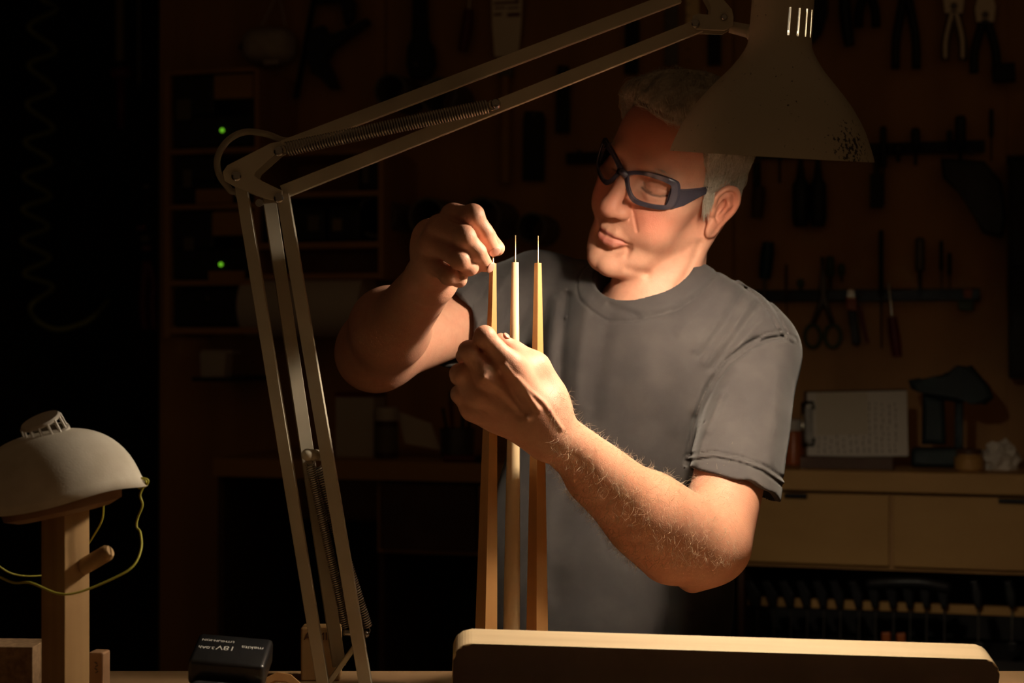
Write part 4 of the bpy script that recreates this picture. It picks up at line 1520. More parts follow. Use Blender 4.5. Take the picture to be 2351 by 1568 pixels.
# cup: a dome with a turned-out lip and a nose crease
mb = MB()
NR, NA = 16, 48
ax_m = tilt @ Vector((0, 0, 1))
sx = tilt @ Vector((1, 0, 0)); sy = Vector((0, 1, 0))
mc_ = P(128, 1146, SD + 0.02)
for side_off in (0.0, -0.0022):
    rings = []
    for i in range(NR + 1):
        t = i / NR
        ang = t * math.pi / 2
        row = []
        for k in range(NA):
            ph = 2 * math.pi * k / NA
            R_ = (0.0705 * KS + side_off) * (math.sin(ang) ** 0.80)
            H_ = (0.060 * KS + side_off) * (math.cos(ang) ** 0.86 if math.cos(ang) > 0 else 0)
            if t > 0.93:
                R_ *= 1.0 + (t - 0.93) * 0.55
            lip = -0.011 * max(0, math.cos(ph)) ** 6 * t ** 4 + 0.005 * math.cos(2 * ph) * t ** 3
            noz = 1 + 0.10 * max(0, math.cos(ph)) ** 8 * t ** 2
            row.append(mb.bm.verts.new(mc_ + sx * (R_ * math.cos(ph) * noz) + sy * (R_ * 0.88 * math.sin(ph)) + ax_m * (H_ + lip)))
        rings.append(row)
    for p_, q_ in zip(rings, rings[1:]):
        for k in range(NA):
            mb.bm.faces.new((p_[k], p_[(k + 1) % NA], q_[(k + 1) % NA], q_[k]))
    if side_off == 0.0: outer_last = rings[-1]
    else:
        for k in range(NA):
            mb.bm.faces.new((outer_last[k], outer_last[(k + 1) % NA], rings[-1][(k + 1) % NA], rings[-1][k]))
bmesh.ops.remove_doubles(mb.bm, verts=mb.bm.verts, dist=0.00005)
mb.build('cup', m_mask, maskt, smooth=True)
# exhalation valve: ring of ribs
vc = P(110, 1005, SD + 0.012)
vax = (tilt @ Vector((-0.12, -0.35, 1))).normalized()
valve = MB().lathe([(0.023, -0.004), (0.023, 0.004), (0.021, 0.0055), (0.018, 0.0055)], vc, vax, 28, True).build('valve', m_valve, maskt, smooth=True, auto=40)
MB().lathe([(0.0195, 0.0165), (0.0200, 0.0180), (0.0185, 0.0200), (0.001, 0.0205)], vc, vax, 28, True, True).build('valve_cap', m_valve, valve, smooth=True, auto=40)
vs_ = vax.orthogonal().normalized(); vu_ = vax.cross(vs_)
for k in range(14):
    a_ = 2 * math.pi * k / 14
    d_ = vs_ * math.cos(a_) + vu_ * math.sin(a_)
    MB().tube([vc + d_ * 0.0205 + vax * 0.004, vc + d_ * 0.0192 + vax * 0.0180], 0.0013, 6).build('valve_rib', m_valve, valve)
for k in range(22):    # stitched rim
    pass
strap1 = catmull([P(318, 1100, SD + 0.02), P(335, 1105, SD + 0.02), P(322, 1135, SD + 0.02), P(327, 1160, SD + 0.02), P(316, 1190, SD + 0.02), P(314, 1210, SD + 0.018), P(322, 1222, SD + 0.015), P(324, 1260, SD), P(305, 1300, SD - 0.012), P(260, 1328, SD - 0.02), P(180, 1360, SD - 0.03), P(130, 1362, SD - 0.03), P(70, 1338, SD - 0.02), P(20, 1334, SD), P(-60, 1280, SD + 0.02), P(-50, 1190, SD + 0.03)], 8)
MB().tube(strap1, 0.0011, 6).build('strap', m_strap, maskt, smooth=True)
strap2 = catmull([P(238, 1158, SD + 0.05), P(234, 1195, SD + 0.06), P(212, 1235, SD + 0.07), P(193, 1262, SD + 0.075), P(150, 1310, SD + 0.07), P(90, 1322, SD + 0.06), P(40, 1320, SD + 0.05), P(5, 1305, SD + 0.04), P(-30, 1270, SD + 0.04), P(-40, 1200, SD + 0.04)], 8)
MB().tube(strap2, 0.0009, 6).build('strap', m_strap, maskt, smooth=True)
MB().tube(catmull([P(306, 1110, SD + 0.02), P(322, 1098, SD + 0.018), P(340, 1102, SD + 0.018), P(334, 1116, SD + 0.02), P(318, 1120, SD + 0.02), P(327, 1108, SD + 0.018)], 6), 0.0011, 6).build('strap_knot', m_strap, maskt, smooth=True)

# blocks by the stand
bl = MB().box((P(0, 1524, SD + 0.11).x - 0.03, SD + 0.11, (BZ + P(0, 1482, SD + 0.09).z) / 2), (0.145, 0.05, P(0, 1482, SD + 0.09).z - BZ), Matrix.Rotation(math.radians(-3), 3, 'Z'), 0.0008).build('particle_board_block', m_chip)
tag(bl, 'speckled particle board block at the left edge, behind the post', 'board block')
z1 = P(225, 1496, SD + 0.07).z
bl = MB().box((P(225, 1500, SD + 0.07).x, SD + 0.075, (BZ + z1) / 2), (0.016, 0.02, z1 - BZ), Matrix.Rotation(math.radians(-8), 3, 'Z'), 0.002).build('wood_block', m_form)
tag(bl, 'small upright brown wood block just right of the oak post', 'wood block')
for k in range(4):
    MB().box(P(220 + 2 * (k % 2), 1522 + k * 7, SD + 0.064), (0.003, 0.0006, 0.0008), Matrix.Rotation(0.6 * (-1) ** k, 3, 'Y')).build('pencil_mark', m_black, bl)

# ------------------------------------------------------------------ battery pack of the cordless tool, standing on the bench
TD = 1.74
m_bat = mat('battery_black', (0.012, 0.012, 0.013), 0.30, 0, 0.5)
m_rub = mat('tool_rubber', (0.018, 0.019, 0.020), 0.55, 0, 0.4, bump=(300, 0.2, 0.0005))
m_print = mat('white_print', (0.62, 0.60, 0.56), 0.5)
bat = thing('cordless_tool', Vector((P(520, 1500, TD).x, TD, BZ)), 'black cordless drill standing upside down with its battery on top', 'power tool')
brot = Matrix.Rotation(math.radians(-7), 3, 'Y') @ Matrix.Rotation(math.radians(4), 3, 'Z')
tilt_b = Matrix.Rotation(math.radians(-24), 3, 'X')
bc_ = P(526, 1510, TD)
mb = MB()
mb.box(bc_ + Vector((0.0, 0.012, -0.006)), (0.076, 0.060, 0.028), brot.inverted() @ tilt_b.inverted() if False else Matrix.Rotation(math.radians(5), 3, 'Y') @ Matrix.Rotation(math.radians(18), 3, 'X'), 0.005, 3)
mb.build('battery', m_bat, bat, smooth=True, auto=40)
brm = Matrix.Rotation(math.radians(5), 3, 'Y') @ Matrix.Rotation(math.radians(18), 3, 'X')
btop = bc_ + Vector((0.0, 0.012, -0.006)) + brm @ Vector((0, 0, 0.0141))
trot = brm @ Matrix.Rotation(math.radians(180), 3, 'Z')
for tx, ty, sz, body_ in ((-0.020, -0.006, 0.0085, 'makita'), (0.006, -0.001, 0.0120, '18V'), (0.025, 0.001, 0.0070, '3.0Ah'), (0.016, -0.0145, 0.0055, 'LITHIUM-ION')):
    text_obj('lettering', body_, btop + trot @ Vector((-tx * -1.0, ty, 0)), trot, sz, m_print, bat)
mb = MB()
mb.box(bc_ + Vector((-0.006, -0.008, -0.040)), (0.066, 0.056, 0.040), Matrix.Rotation(math.radians(5), 3, 'Y'), 0.012, 4)
mb.build('tool_foot', m_rub, bat, smooth=True, auto=50)
mb = MB()
mb.box((bc_.x - 0.004, bc_.y + 0.004, (BZ + bc_.z - 0.03) / 2), (0.058, 0.05, bc_.z - 0.03 - BZ), None, 0.008, 3)
mb.build('tool_body', m_rub, bat, smooth=True, auto=50)
text_obj('lettering', 'BRUSHLESS', bc_ + Vector((-0.014, -0.0365, -0.026)), Matrix.Rotation(math.radians(5), 3, 'Y') @ Matrix.Rotation(math.radians(90), 3, 'X') @ Matrix.Rotation(math.radians(180), 3, 'Z'), 0.0050, m_print, bat)
mb = MB()
mb.box(bc_ + Vector((0.0335, -0.022, -0.037)), (0.014, 0.0025, 0.030), Matrix.Rotation(math.radians(28), 3, 'Z') @ Matrix.Rotation(math.radians(6), 3, 'Y'), 0.0008)
mb.build('sticker', mat('cream_sticker', (0.60, 0.53, 0.36), 0.5), bat)

# wooden offcut and the stamped block behind the lamp
oc = MB()
pts = [(-0.018, 0.004), (-0.006, 0.010), (0.008, 0.008), (0.020, -0.002), (0.014, -0.006), (0.004, 0.001), (-0.008, 0.002), (-0.016, -0.003)]
oc.prism(pts, P(650, 1567, 1.80), Vector((1, 0, 0)), Vector((0, 0.3, 0.95)), 0.012, 0.0005)
o_ = oc.build('wood_offcut', m_cherry)
o_.location.z += 0.0
tag(o_, 'curved orange wood offcut lying right of the cordless drill', 'wood offcut')
zt = P(740, 1441, 2.01).z
sb_ = thing('stamped_block', Vector((P(735, 1500, 2.01).x, 2.02, BZ)), 'pale wood block stamped with letters, standing behind the lamp arm', 'wood block')
MB().box((P(735, 1500, 2.01).x, 2.025, (BZ + zt) / 2), (0.045, 0.03, zt - BZ), None, 0.002).build('block', m_oak, sb_)
text_obj('lettering', 'ALMIA', Vector((P(735, 1462, 2.008).x - 0.001, 2.0096, P(735, 1462, 2.008).z)), Matrix.Rotation(math.radians(90), 3, 'X'), 0.0125, m_walnut, sb_)
# ------------------------------------------------------------------ things on and in front of the tool wall
def wthing(name, px, py, off, label, cat, group=None):
    return thing(name, Wp(px, py, off), label, cat, group)


# --- cubby shelf with chargers and batteries
cub = wthing('cubby_shelf', 625, 784, 0.13, 'plywood cubby shelf on the tool wall, holding battery chargers', 'shelf')
SO, SDp = 0.26, 0.255
for (x0, y0, x1, y1, nm) in ((376, 158, 390, 775, 'side_panel'), (584, 158, 594, 640, 'divider'), (868, 352, 880, 640, 'side_panel'), (390, 158, 584, 168, 'shelf_board'), (390, 340, 584, 352, 'shelf_board'),
                             (594, 345, 868, 355, 'shelf_board'), (390, 468, 584, 480, 'shelf_board'), (594, 440, 868, 452, 'shelf_board'), (390, 643, 594, 655, 'shelf_board'), (594, 556, 868, 570, 'shelf_board'), (594, 628, 868, 640, 'shelf_board'), (390, 752, 594, 766, 'shelf_board')):
    wbox(x0, y0, x1, y1, SO, SDp, 0.001).build(nm, m_ply, cub)
for (x0, y0, x1, y1) in ((491, 171, 580, 226), (449, 434, 532, 467), (487, 485, 584, 540), (478, 622, 560, 648)):
    wbox(x0, y0, x1, y1, SO + 0.004, 0.014, 0.001).build('stop_block', m_ply2, cub)
m_led = bpy.data.materials.new('green_led'); m_led.use_nodes = True
_b = m_led.node_tree.nodes['Principled BSDF']
_b.inputs['Base Color'].default_value = (0.1, 0.6, 0.05, 1)
_b.inputs['Emission Color'].default_value = (0.25, 0.85, 0.03, 1)
_b.inputs['Emission Strength'].default_value = 0.75
m_labelg = mat('grey_label', (0.16, 0.13, 0.08), 0.6)
m_labely = mat('yellow_label', (0.30, 0.22, 0.08), 0.6)


def charger(x0, y0, x1, y1, label, lab_rect, led=None):
    t = wthing('battery_charger', (x0 + x1) / 2, y1, SO - 0.05, label, 'charger', 'battery chargers in the cubby shelf')
    wbox(x0, y0 + (y1 - y0) * 0.55, x1, y1, SO - 0.02, 0.16, 0.006).build('charger_base', m_black, t)
    wbox(x0 + 3, y0, x0 + (x1 - x0) * 0.52, y0 + (y1 - y0) * 0.56, SO - 0.01, 0.11, 0.008).build('battery_pack', m_black, t)
    wbox(*lab_rect, SO - 0.0085, 0.003, 0.0).build('label', m_labelg, t)
    if led:
        MB().sphere(Wp(led[0], led[1], SO - 0.018), wpx(4.3, led[0], SO), 12, 8).build('green_led', m_led, t, smooth=True)
    return t


charger(394, 175, 580, 338, 'black battery charger with a bright green light, top row', (405, 228, 438, 276), (510, 299))
charger(396, 358, 580, 466, 'dark battery charger without light, in the second row', (420, 390, 440, 430))
charger(394, 484, 580, 641, 'black battery charger with a dim green light, third row', (422, 545, 445, 575), (507, 607))
t = wthing('dark_case', 490, 752, SO, 'dark plastic case in the lowest cubby, with a shiny dot', 'case')
wbox(396, 662, 585, 750, SO - 0.02, 0.18, 0.010).build('case_body', m_black, t)
MB().sphere(Wp(477, 686, SO - 0.018), 0.004, 10, 6).build('latch_dot', m_shiny, t, smooth=True)


def pack(x0, y0, x1, y1, label, lr, lm):
    t = wthing('battery_pack', (x0 + x1) / 2, y1, SO - 0.05, label, 'battery', 'spare batteries in the cubby shelf')
    wbox(x0, y0, x1, y1, SO - 0.02, 0.12, 0.007).build('shell', m_black, t)
    wbox(*lr, SO - 0.0185, 0.003, 0.0).build('label', lm, t)
    wbox(x0 + 6, y0 - 8, x1 - 6, y0 + 4, SO - 0.04, 0.08, 0.004).build('terminal_rail', m_black, t)


pack(822, 370, 866, 438, 'black battery at the right end of the upper row, grey label', (832, 376, 846, 420), m_labelg)
pack(600, 480, 650, 554, 'black battery at the left of the lower row, narrow label', (622, 500, 634, 528), m_labelg)
pack(660, 482, 745, 554, 'wide black battery in the lower row, grey label', (706, 495, 732, 530), m_labelg)
pack(750, 480, 826, 554, 'black battery with yellowish label in the lower row', (763, 502, 784, 530), m_labely)

# --- roll of paper under the shelf
t = wthing('paper_roll', 710, 768, 0.15, 'cream paper towel roll lying under the cubby shelf', 'paper roll')
a, b = Wp(572, 703, 0.20), Wp(846, 703, 0.20)
mb = MB(); mb.lathe([(0.022, 0), (0.080, 0), (0.082, 0.004), (0.082, (b - a).length - 0.004), (0.080, (b - a).length), (0.022, (b - a).length), (0.022, 0)], a, (b - a), 40)
mb.build('paper', m_white, t, smooth=True, auto=40)
rod([a - wx * 0.02, b + wx * 0.02], 0.012, 'dowel', m_ply2, t, 14)
for q in (a - wx * 0.012, b + wx * 0.012):
    MB().box(q - wn * -0.0 - wn * 0.1, (0.012, 0.20, 0.05), WROT, 0.001).build('bracket', m_ply, t)

# --- plastic pipe sockets
m_pvc = mat('grey_pvc', (0.17, 0.135, 0.095), 0.5)
pvc_lab = {0: 'open tube end at top left, half behind the lamp arm', 1: 'open tube end at top right of the upper pair', 2: 'open tube end at the left of the lower row', 3: 'open tube end partly behind his raised fist', 4: 'open tube end just right of his raised fist', 5: 'small tube end above his right shoulder, far right of the lower row'}
for i, (x, y, r, off) in enumerate(((942, 226, 40, 0.16), (1050, 238, 44, 0.16), (922, 508, 50, 0.20), (1030, 508, 46, 0.18), (1150, 508, 47, 0.18), (1252, 530, 36, 0.14))):
    R_ = wpx(r, x, off)
    c = Wp(x, y, 0.002)
    d_ = Wp(x, y, off) - c
    mb = MB(); mb.lathe([(R_ * 0.84, 0.0), (R_, 0.0), (R_, off), (R_ * 0.84, off), (R_ * 0.84, 0.0)], c, wn, 32)
    o_ = mb.build('plastic_tube', m_pvc, smooth=True, auto=40)
    tag(o_, pvc_lab[i], 'tube', 'tool tubes on the wall')

# --- dust mask hung on the wall
t = wthing('hanging_dust_mask', 620, 10, 0.06, 'old white dust mask hanging by its straps at the upper left', 'dust mask')
mc2 = Wp(622, 108, 0.03)
mb = MB()
rows = []
for i in range(11):
    ang = i / 10 * math.pi / 2
    rows.append([mb.bm.verts.new(mc2 + wx * (0.076 * math.sin(ang) ** 0.8 * math.cos(ph)) + Vector((0, 0, 1)) * (0.062 * math.sin(ang) ** 0.8 * math.sin(ph) * (1.0 + 0.2 * math.cos(2 * ph))) + wn * (0.075 * math.cos(ang) ** 0.8)) for ph in [2 * math.pi * k / 28 for k in range(28)]])
for p_, q_ in zip(rows, rows[1:]):
    for k in range(28): mb.bm.faces.new((p_[k], p_[(k + 1) % 28], q_[(k + 1) % 28], q_[k]))
bmesh.ops.remove_doubles(mb.bm, verts=mb.bm.verts, dist=0.0001)
mb.build('cup', m_mask, t, smooth=True)
rod([Wp(585, 92, 0.075), Wp(556, 100, 0.065), Wp(550, 112, 0.06)], 0.004, 'nose_clip', m_black, t)
wbox(604, 138, 638, 148, 0.075, 0.012, 0.003).build('valve', m_valve, t)
for x0_ in (600, 655):
    rod(catmull([Wp(x0_, 60, 0.05), Wp((x0_ + 640) / 2, 20, 0.035), Wp(637, -20, 0.02)], 5), 0.0022, 'strap', m_white, t)
rod([Wp(637, -20, 0.0), Wp(637, -20, 0.04)], 0.004, 'hook', m_dull, t)

# --- bar clamp
t = wthing('bar_clamp', 700, 20, 0.05, 'black one-handed bar clamp hanging beside the old dust mask', 'clamp')
rod([Wp(728, -40, 0.04), Wp(680, 226, 0.04)], 0.0085, 'bar', m_blackm, t, 6)
wprism([(716, 70), (745, 60), (756, 90), (845, 44), (850, 55), (760, 112), (748, 150), (712, 150), (706, 110)], 0.05, 0.035, 0.004).build('trigger_body', m_black, t)
wprism([(716, 148), (752, 140), (770, 180), (780, 205), (760, 205), (744, 180), (716, 170)], 0.05, 0.03, 0.004).build('lower_jaw', m_black, t)
wprism([(728, -20), (780, -30), (815, 4), (812, 44), (795, 60), (790, 10), (770, 0), (730, 10)], 0.05, 0.03, 0.004).build('upper_jaw', m_black, t)

# --- hanging tools along the top, left to right
def handle_tool(name, label, cat, pts_handle, r_handle, pts_blade, r_blade, hm, bm_, off=0.035, group=None):
    t = wthing(name, pts_handle[0][0], pts_handle[0][1], off, label, cat, group)
    hp = [Wp(x, y, off) for x, y in pts_handle]
    n_ = len(hp)
    rr = [r_handle * (0.75 + 0.35 * math.sin(math.pi * (k + 0.5) / n_)) for k in range(n_)]
    MB().tube(hp, rr, 12).build('handle', hm, t, smooth=True, auto=50)
    if pts_blade:
        MB().tube([Wp(x, y, off) for x, y in pts_blade], r_blade, 8).build('blade', bm_, t, smooth=True, auto=50)
    rod([Wp(pts_handle[0][0], pts_handle[0][1], 0.0), Wp(pts_handle[0][0], pts_handle[0][1], off)], 0.003, 'peg', m_dull, t)
    return t


t = wthing('wooden_mallet', 965, -30, 0.05, 'dark paddle-shaped tool hanging above the tubes, round stud on it', 'mallet')
wprism([(950, -60), (978, -60), (978, 90), (996, 108), (1000, 150), (985, 182), (945, 182), (936, 150), (938, 110), (952, 92)], 0.04, 0.03, 0.004).build('paddle', m_blackm, t)
MB().sphere(Wp(955, 148, 0.056), wpx(9, 955), 12, 8).build('stud', m_dull, t, smooth=True)
handle_tool('awl', 'dark red handled awl hanging left of the steel saw blade', 'awl', [(1076, 22), (1074, 50), (1068, 85), (1062, 118)], 0.014, [(1077, 24), (1080, -40)], 0.004, m_red, m_shiny)

t = wthing('pull_saw', 1165, -40, 0.04, 'pull saw with a shiny blade and red print hanging on the wall', 'saw')
wprism([(1128, -80), (1202, -80), (1197, 60), (1190, 130), (1136, 130), (1130, 60)], 0.03, 0.003, 0.0).build('blade', m_shiny, t)
for x0, y0, x1, y1, mm in ((1133, 3, 1192, 9, m_red), (1135, 16, 1160, 20, m_red), (1164, 16, 1192, 20, m_red), (1133, 30, 1152, 36, m_red), (1164, 29, 1194, 38, m_red)):
    wbox(x0, y0, x1, y1, 0.0325, 0.001, 0.0).build('print', mm, t)
text_obj('print', '7', Wp(1186, 4, 0.0335), WROT @ Matrix.Rotation(math.radians(90), 3, 'X'), 0.024, m_red, t)
wbox(1144, 130, 1176, 178, 0.036, 0.014, 0.003).build('ferrule', m_dull, t)
rod([Wp(1160, 176, 0.03), Wp(1160, 330, 0.03), Wp(1160, 420, 0.03)], [0.013, 0.016, 0.015], 'handle', m_ply2, t, 14)

for i, (x0, y0, x1, y1, lab) in enumerate(((1200, 255, 1252, 415, 'broad dark file hanging just left of his hair'), (1276, 150, 1310, 305, 'narrow dark file hanging under the lamp arm'), (1434, 30, 1468, 170, 'short dark file hanging above his hair'))):
    t = wthing('flat_file', (x0 + x1) / 2, y0, 0.02, lab, 'file', 'files on the wall')
    wprism([(x0 + 6, y0), (x1 - 6, y0 + 2), (x1, y0 + 18), (x1 - 3, y1), (x0, y1), (x0 + 2, y0 + 20)], 0.02, 0.008, 0.001).build('file_body', m_blackm, t)
    rod([Wp((x0 + x1) / 2, y0 + 8, 0.0), Wp((x0 + x1) / 2, y0 + 8, 0.032)], 0.003, 'nail', m_dull, t)
for i, (x, lab, mm, y1) in enumerate(((1541, 'grey steel rule hanging left of a brighter rule', m_dull, 150), (1590, 'bright brass rule hanging behind the lamp joint', m_brass, 60), (1640, 'dark rule hanging behind the shade, right of the brass rule', m_blackm, 150))):
    t = wthing('steel_rule', x, -60, 0.015, lab, 'ruler', 'rules hanging on the wall')
    wbox(x - 15, -90, x + 15, y1, 0.015, 0.003, 0.0).build('rule', mm, t)
    for k in range(9):
        wbox(x - 15, -70 + k * 26, x - 6, -68 + k * 26, 0.0162, 0.0008, 0.0).build('graduation', m_black, t)

# --- magnetic strips
for (x0, y0, x1, y1, lab) in ((1300, 336, 2260, 362, 'long dark magnetic tool strip behind the lamp shade'), (1700, 664, 2250, 692, 'dark magnetic tool strip right of his shoulder')):
    t = wthing('magnetic_strip', (x0 + x1) / 2, y1, 0.02, lab, 'tool rack', 'magnetic strips')
    wbox(x0, y0, x1, y1, 0.022, 0.020, 0.002).build('strip', m_blackm, t)
    for xx in (x0 + 30, (x0 + x1) / 2, x1 - 30):
        MB().sphere(Wp(xx, (y0 + y1) / 2, 0.022), 0.006, 10, 6, (1, 1, 1)).build('screw_head', m_dull, t, smooth=True)


def plier(x, y0, y1, spread, label, mh, mj, name='pliers', cat='pliers', gl='pliers along the top of the wall'):
    """jaws up (mostly above the frame), two bowed handles down"""
    t = wthing(name, x, y0, 0.03, label, cat, gl)
    for sgn in (-1, 1):
        pts = [Wp(x + sgn * 3, y0 + 6, 0.03), Wp(x + sgn * spread * 0.55, y0 + (y1 - y0) * 0.30, 0.03), Wp(x + sgn * spread * 0.95, y0 + (y1 - y0) * 0.65, 0.03), Wp(x + sgn * spread, y1, 0.03)]
        MB().tube(catmull(pts, 5), wpx(10, x), 10).build('handle', mh, t, smooth=True)
    wprism([(x - 22, y0 + 14), (x - 26, y0 - 20), (x - 8, y0 - 90), (x + 8, y0 - 90), (x + 26, y0 - 20), (x + 22, y0 + 14)], 0.03, 0.02, 0.003).build('jaws', mj, t)
    MB().lathe([(0.009, 0), (0.009, 0.004)], Wp(x, y0 - 6, 0.040), wn, 14, True, True).build('rivet', m_dull, t)


t = wthing('broad_blade', 1880, -60, 0.03, 'large dark blade hanging right behind the lamp neck', 'blade')
wprism([(1858, -90), (1902, -90), (1900, 30), (1885, 80), (1862, 104), (1856, 40)], 0.03, 0.012, 0.002).build('blade', m_blackm, t)
rod([Wp(1880, -80, 0.0), Wp(1880, -80, 0.04)], 0.004, 'nail', m_dull, t)
handle_tool('screwdriver', 'straight black handled driver between the shade neck and the open pliers', 'screwdriver', [(1938, -40), (1940, 30), (1945, 70), (1950, 105)], 0.014, None, 0, m_black, m_dull)
plier(1991, -30, 62, 20, 'small open pliers with thin black handles at the top', m_blackm, m_blackm)
plier(2080, -20, 158, 24, 'long pliers with straight black handles, top right', m_black, m_blackm)
plier(2190, 20, 140, 20, 'bright steel pliers with glinting jaws at the upper right', m_shiny, m_shiny)
plier(2262, 40, 168, 26, 'dark handled snips with bright jaws at the far upper right', m_black, m_shiny)
t = wthing('hanging_block', 2300, 150, 0.03, 'small black block hanging at the right end under the snips', 'block')
wprism([(2290, 148), (2330, 145), (2332, 188), (2280, 190), (2276, 160)], 0.03, 0.03, 0.003).build('block', m_blackm, t)

# --- tools on the upper strip: (x, ytop, ybottom, half width px, kind, label, material)
UP = [(1737, 372, 500, 9, 'thin dark chisel hanging right behind his ear'), (1790, 300, 420, 8, 'dark drawing knife just right of his hair'),
      (2028, 290, 470, 8, 'dark driver left of the stubby black tool on the upper strip'), (2062, 330, 372, 14, 'stubby black tool on the upper strip'), (2102, 294, 380, 11, 'short black handle standing on the upper strip'),
      (2180, 300, 350, 7, 'thin dark bit on the upper strip'), (2205, 266, 400, 13, 'tallest black handle on the upper strip'), (2276, 250, 370, 6, 'slim dark rod at the right of the upper strip')]
for x, y0, y1, hw, lab in UP:
    t = wthing('driver', x, y1, 0.035, lab, 'hand tool', 'tools on the upper strip')
    r_ = wpx(hw, x)
    ym = y0 + (y1 - y0) * 0.5
    MB().tube([Wp(x, y0, 0.04), Wp(x, y0 + 8, 0.04), Wp(x, ym, 0.04), Wp(x, ym + 6, 0.04)], [r_ * 0.7, r_, r_ * 0.95, r_ * 0.6], 12).build('handle', m_black, t, smooth=True, auto=45)
    MB().tube([Wp(x, ym, 0.035), Wp(x, y1, 0.030)], r_ * 0.35, 8).build('shank', m_blackm, t)
handle_tool('screwdriver', 'wooden handled tool with a brass collar behind his ear', 'screwdriver', [(1742, 428), (1742, 440), (1740, 470), (1738, 500)], 0.016, [(1743, 360), (1743, 428)], 0.004, m_walnut, m_dull)
for x, lab in ((1838, 'left of two fat black brushes hanging below the upper strip'), (1878, 'right of two fat black brushes hanging below the upper strip')):
    t = wthing('brush', x, 366, 0.035, lab, 'brush', 'pair of black brushes')
    MB().tube([Wp(x, 366, 0.035), Wp(x, 410, 0.035), Wp(x, 425, 0.035), Wp(x, 500, 0.035), Wp(x, 520, 0.035)], [0.006, 0.012, 0.021, 0.022, 0.016], 14).build('bristles', m_black, t, smooth=True, auto=50)
    MB().tube([Wp(x, 340, 0.03), Wp(x, 372, 0.035)], 0.005, 8).build('stem', m_dull, t)
t = wthing('scraper', 2010, 370, 0.03, 'dark rectangular scraper hanging below the upper strip', 'scraper')
wprism([(1998, 400), (2028, 400), (2028, 478), (1998, 478)], 0.03, 0.012, 0.002).build('blade', m_blackm, t)
rod([Wp(2013, 360, 0.03), Wp(2013, 402, 0.03)], 0.008, 'handle', m_black, t)
t = wthing('right_angle_drill', 2240, 400, 0.04, 'dark angled tool hanging at the right edge of the wall', 'power tool')
wprism([(2160, 365), (2260, 372), (2300, 420), (2310, 500), (2300, 545), (2255, 535), (2235, 480), (2200, 440), (2165, 410)], 0.05, 0.06, 0.008).build('body', m_black, t)
rod([Wp(2245, 470, 0.0), Wp(2245, 470, 0.05)], 0.006, 'hook', m_dull, t)

# --- tools on the lower strip
m_teal = mat('blue_plastic', (0.004, 0.045, 0.085), 0.35)
m_orange = mat('orange_plastic', (0.42, 0.10, 0.012), 0.4)
m_green = mat('green_plastic', (0.05, 0.09, 0.03), 0.45)
handle_tool('screwdriver', 'blue handled screwdriver standing on the lower strip beside his shoulder', 'screwdriver', [(1764, 556), (1762, 580), (1758, 615), (1756, 640)], 0.0165, [(1756, 640), (1754, 700)], 0.004, m_teal, m_dull, 0.03)
t = wthing('scissors', 1888, 665, 0.03, 'scissors with pale shanks and green loops on the lower strip', 'scissors')
for sgn, lx in ((-1, 1866), (1, 1912)):
    MB().tube([Wp(1888 + sgn * 2, 590, 0.03), Wp(1890 - sgn * 4, 660, 0.03), Wp(1890 + sgn * 6, 700, 0.03), Wp(lx, 745, 0.03)], [0.003, 0.007, 0.008, 0.007], 8).build('shank', m_dull, t, smooth=True)
    MB().tube([Wp(lx + 18 * math.cos(a_), 772 + 26 * math.sin(a_), 0.03) for a_ in [2 * math.pi * k / 20 for k in range(20)]], 0.0055, 8, closed=True).build('loop', m_green, t, smooth=True)
t = wthing('utility_knife', 1955, 670, 0.03, 'orange and black utility knife on the lower strip', 'knife')
wprism([(1943, 684), (1966, 684), (1967, 714), (1944, 712)], 0.035, 0.02, 0.003).build('slider', m_orange, t)
wprism([(1946, 712), (1966, 714), (1976, 785), (1968, 795), (1956, 788)], 0.035, 0.022, 0.004).build('grip', m_black, t)
wprism([(1945, 664), (1962, 664), (1964, 686), (1944, 686)], 0.033, 0.012, 0.002).build('blade_end', m_shiny, t)
LOW = [(1805, 606, 730, 4, 'thin round file on the lower strip', m_walnut), (1838, 640, 668, 9, 'stubby knob on the lower strip left of the scissors', m_green), (1906, 588, 664, 10, 'green-grey handle rising over the scissors', m_green), (1932, 605, 648, 8, 'small dark green handle left of the knife', m_green),
       (2023, 528, 800, 6, 'long thin steel rod crossing the lower strip', m_blackm), (2112, 545, 680, 11, 'grey handle standing on the lower strip', m_dull), (2161, 552, 670, 5, 'slim dark awl on the lower strip', m_blackm), (2180, 580, 668, 5, 'short slim awl at the right of the lower strip', m_blackm)]
for x, y0, y1, hw, lab, mm in LOW:
    t = wthing('hand_tool', x, y1, 0.03, lab, 'hand tool', 'tools on the lower strip')
    r_ = wpx(hw, x)
    ym = y0 + (y1 - y0) * 0.55
    MB().tube([Wp(x, y0, 0.032), Wp(x, y0 + 6, 0.032), Wp(x, ym, 0.032), Wp(x, ym + 5, 0.032)], [r_ * 0.6, r_, r_, r_ * 0.5], 12).build('handle', mm, t, smooth=True, auto=45)
    MB().tube([Wp(x, ym, 0.030), Wp(x + 1, y1, 0.028)], [r_ * 0.45, r_ * 0.3], 8).build('shank', m_blackm, t)
handle_tool('paring_knife', 'dark red handled knife hanging below the lower strip', 'knife', [(2048, 728), (2052, 760), (2056, 790), (2060, 818)], 0.013, [(2040, 650), (2044, 690), (2048, 730)], 0.004, m_red, m_shiny, 0.03)
handle_tool('pencil', 'thin red pencil leaning next to the utility knife', 'pencil', [(1972, 700), (1980, 740), (1992, 788)], 0.005, None, 0, m_red, m_red, 0.03)
t = wthing('pencil_sharpener', 2215, 690, 0.03, 'small yellow-green gadget at the right end of the lower strip', 'gadget')
wprism([(2198, 690), (2236, 690), (2236, 712), (2228, 714), (2200, 712)], 0.035, 0.02, 0.003).build('case', m_green, t)
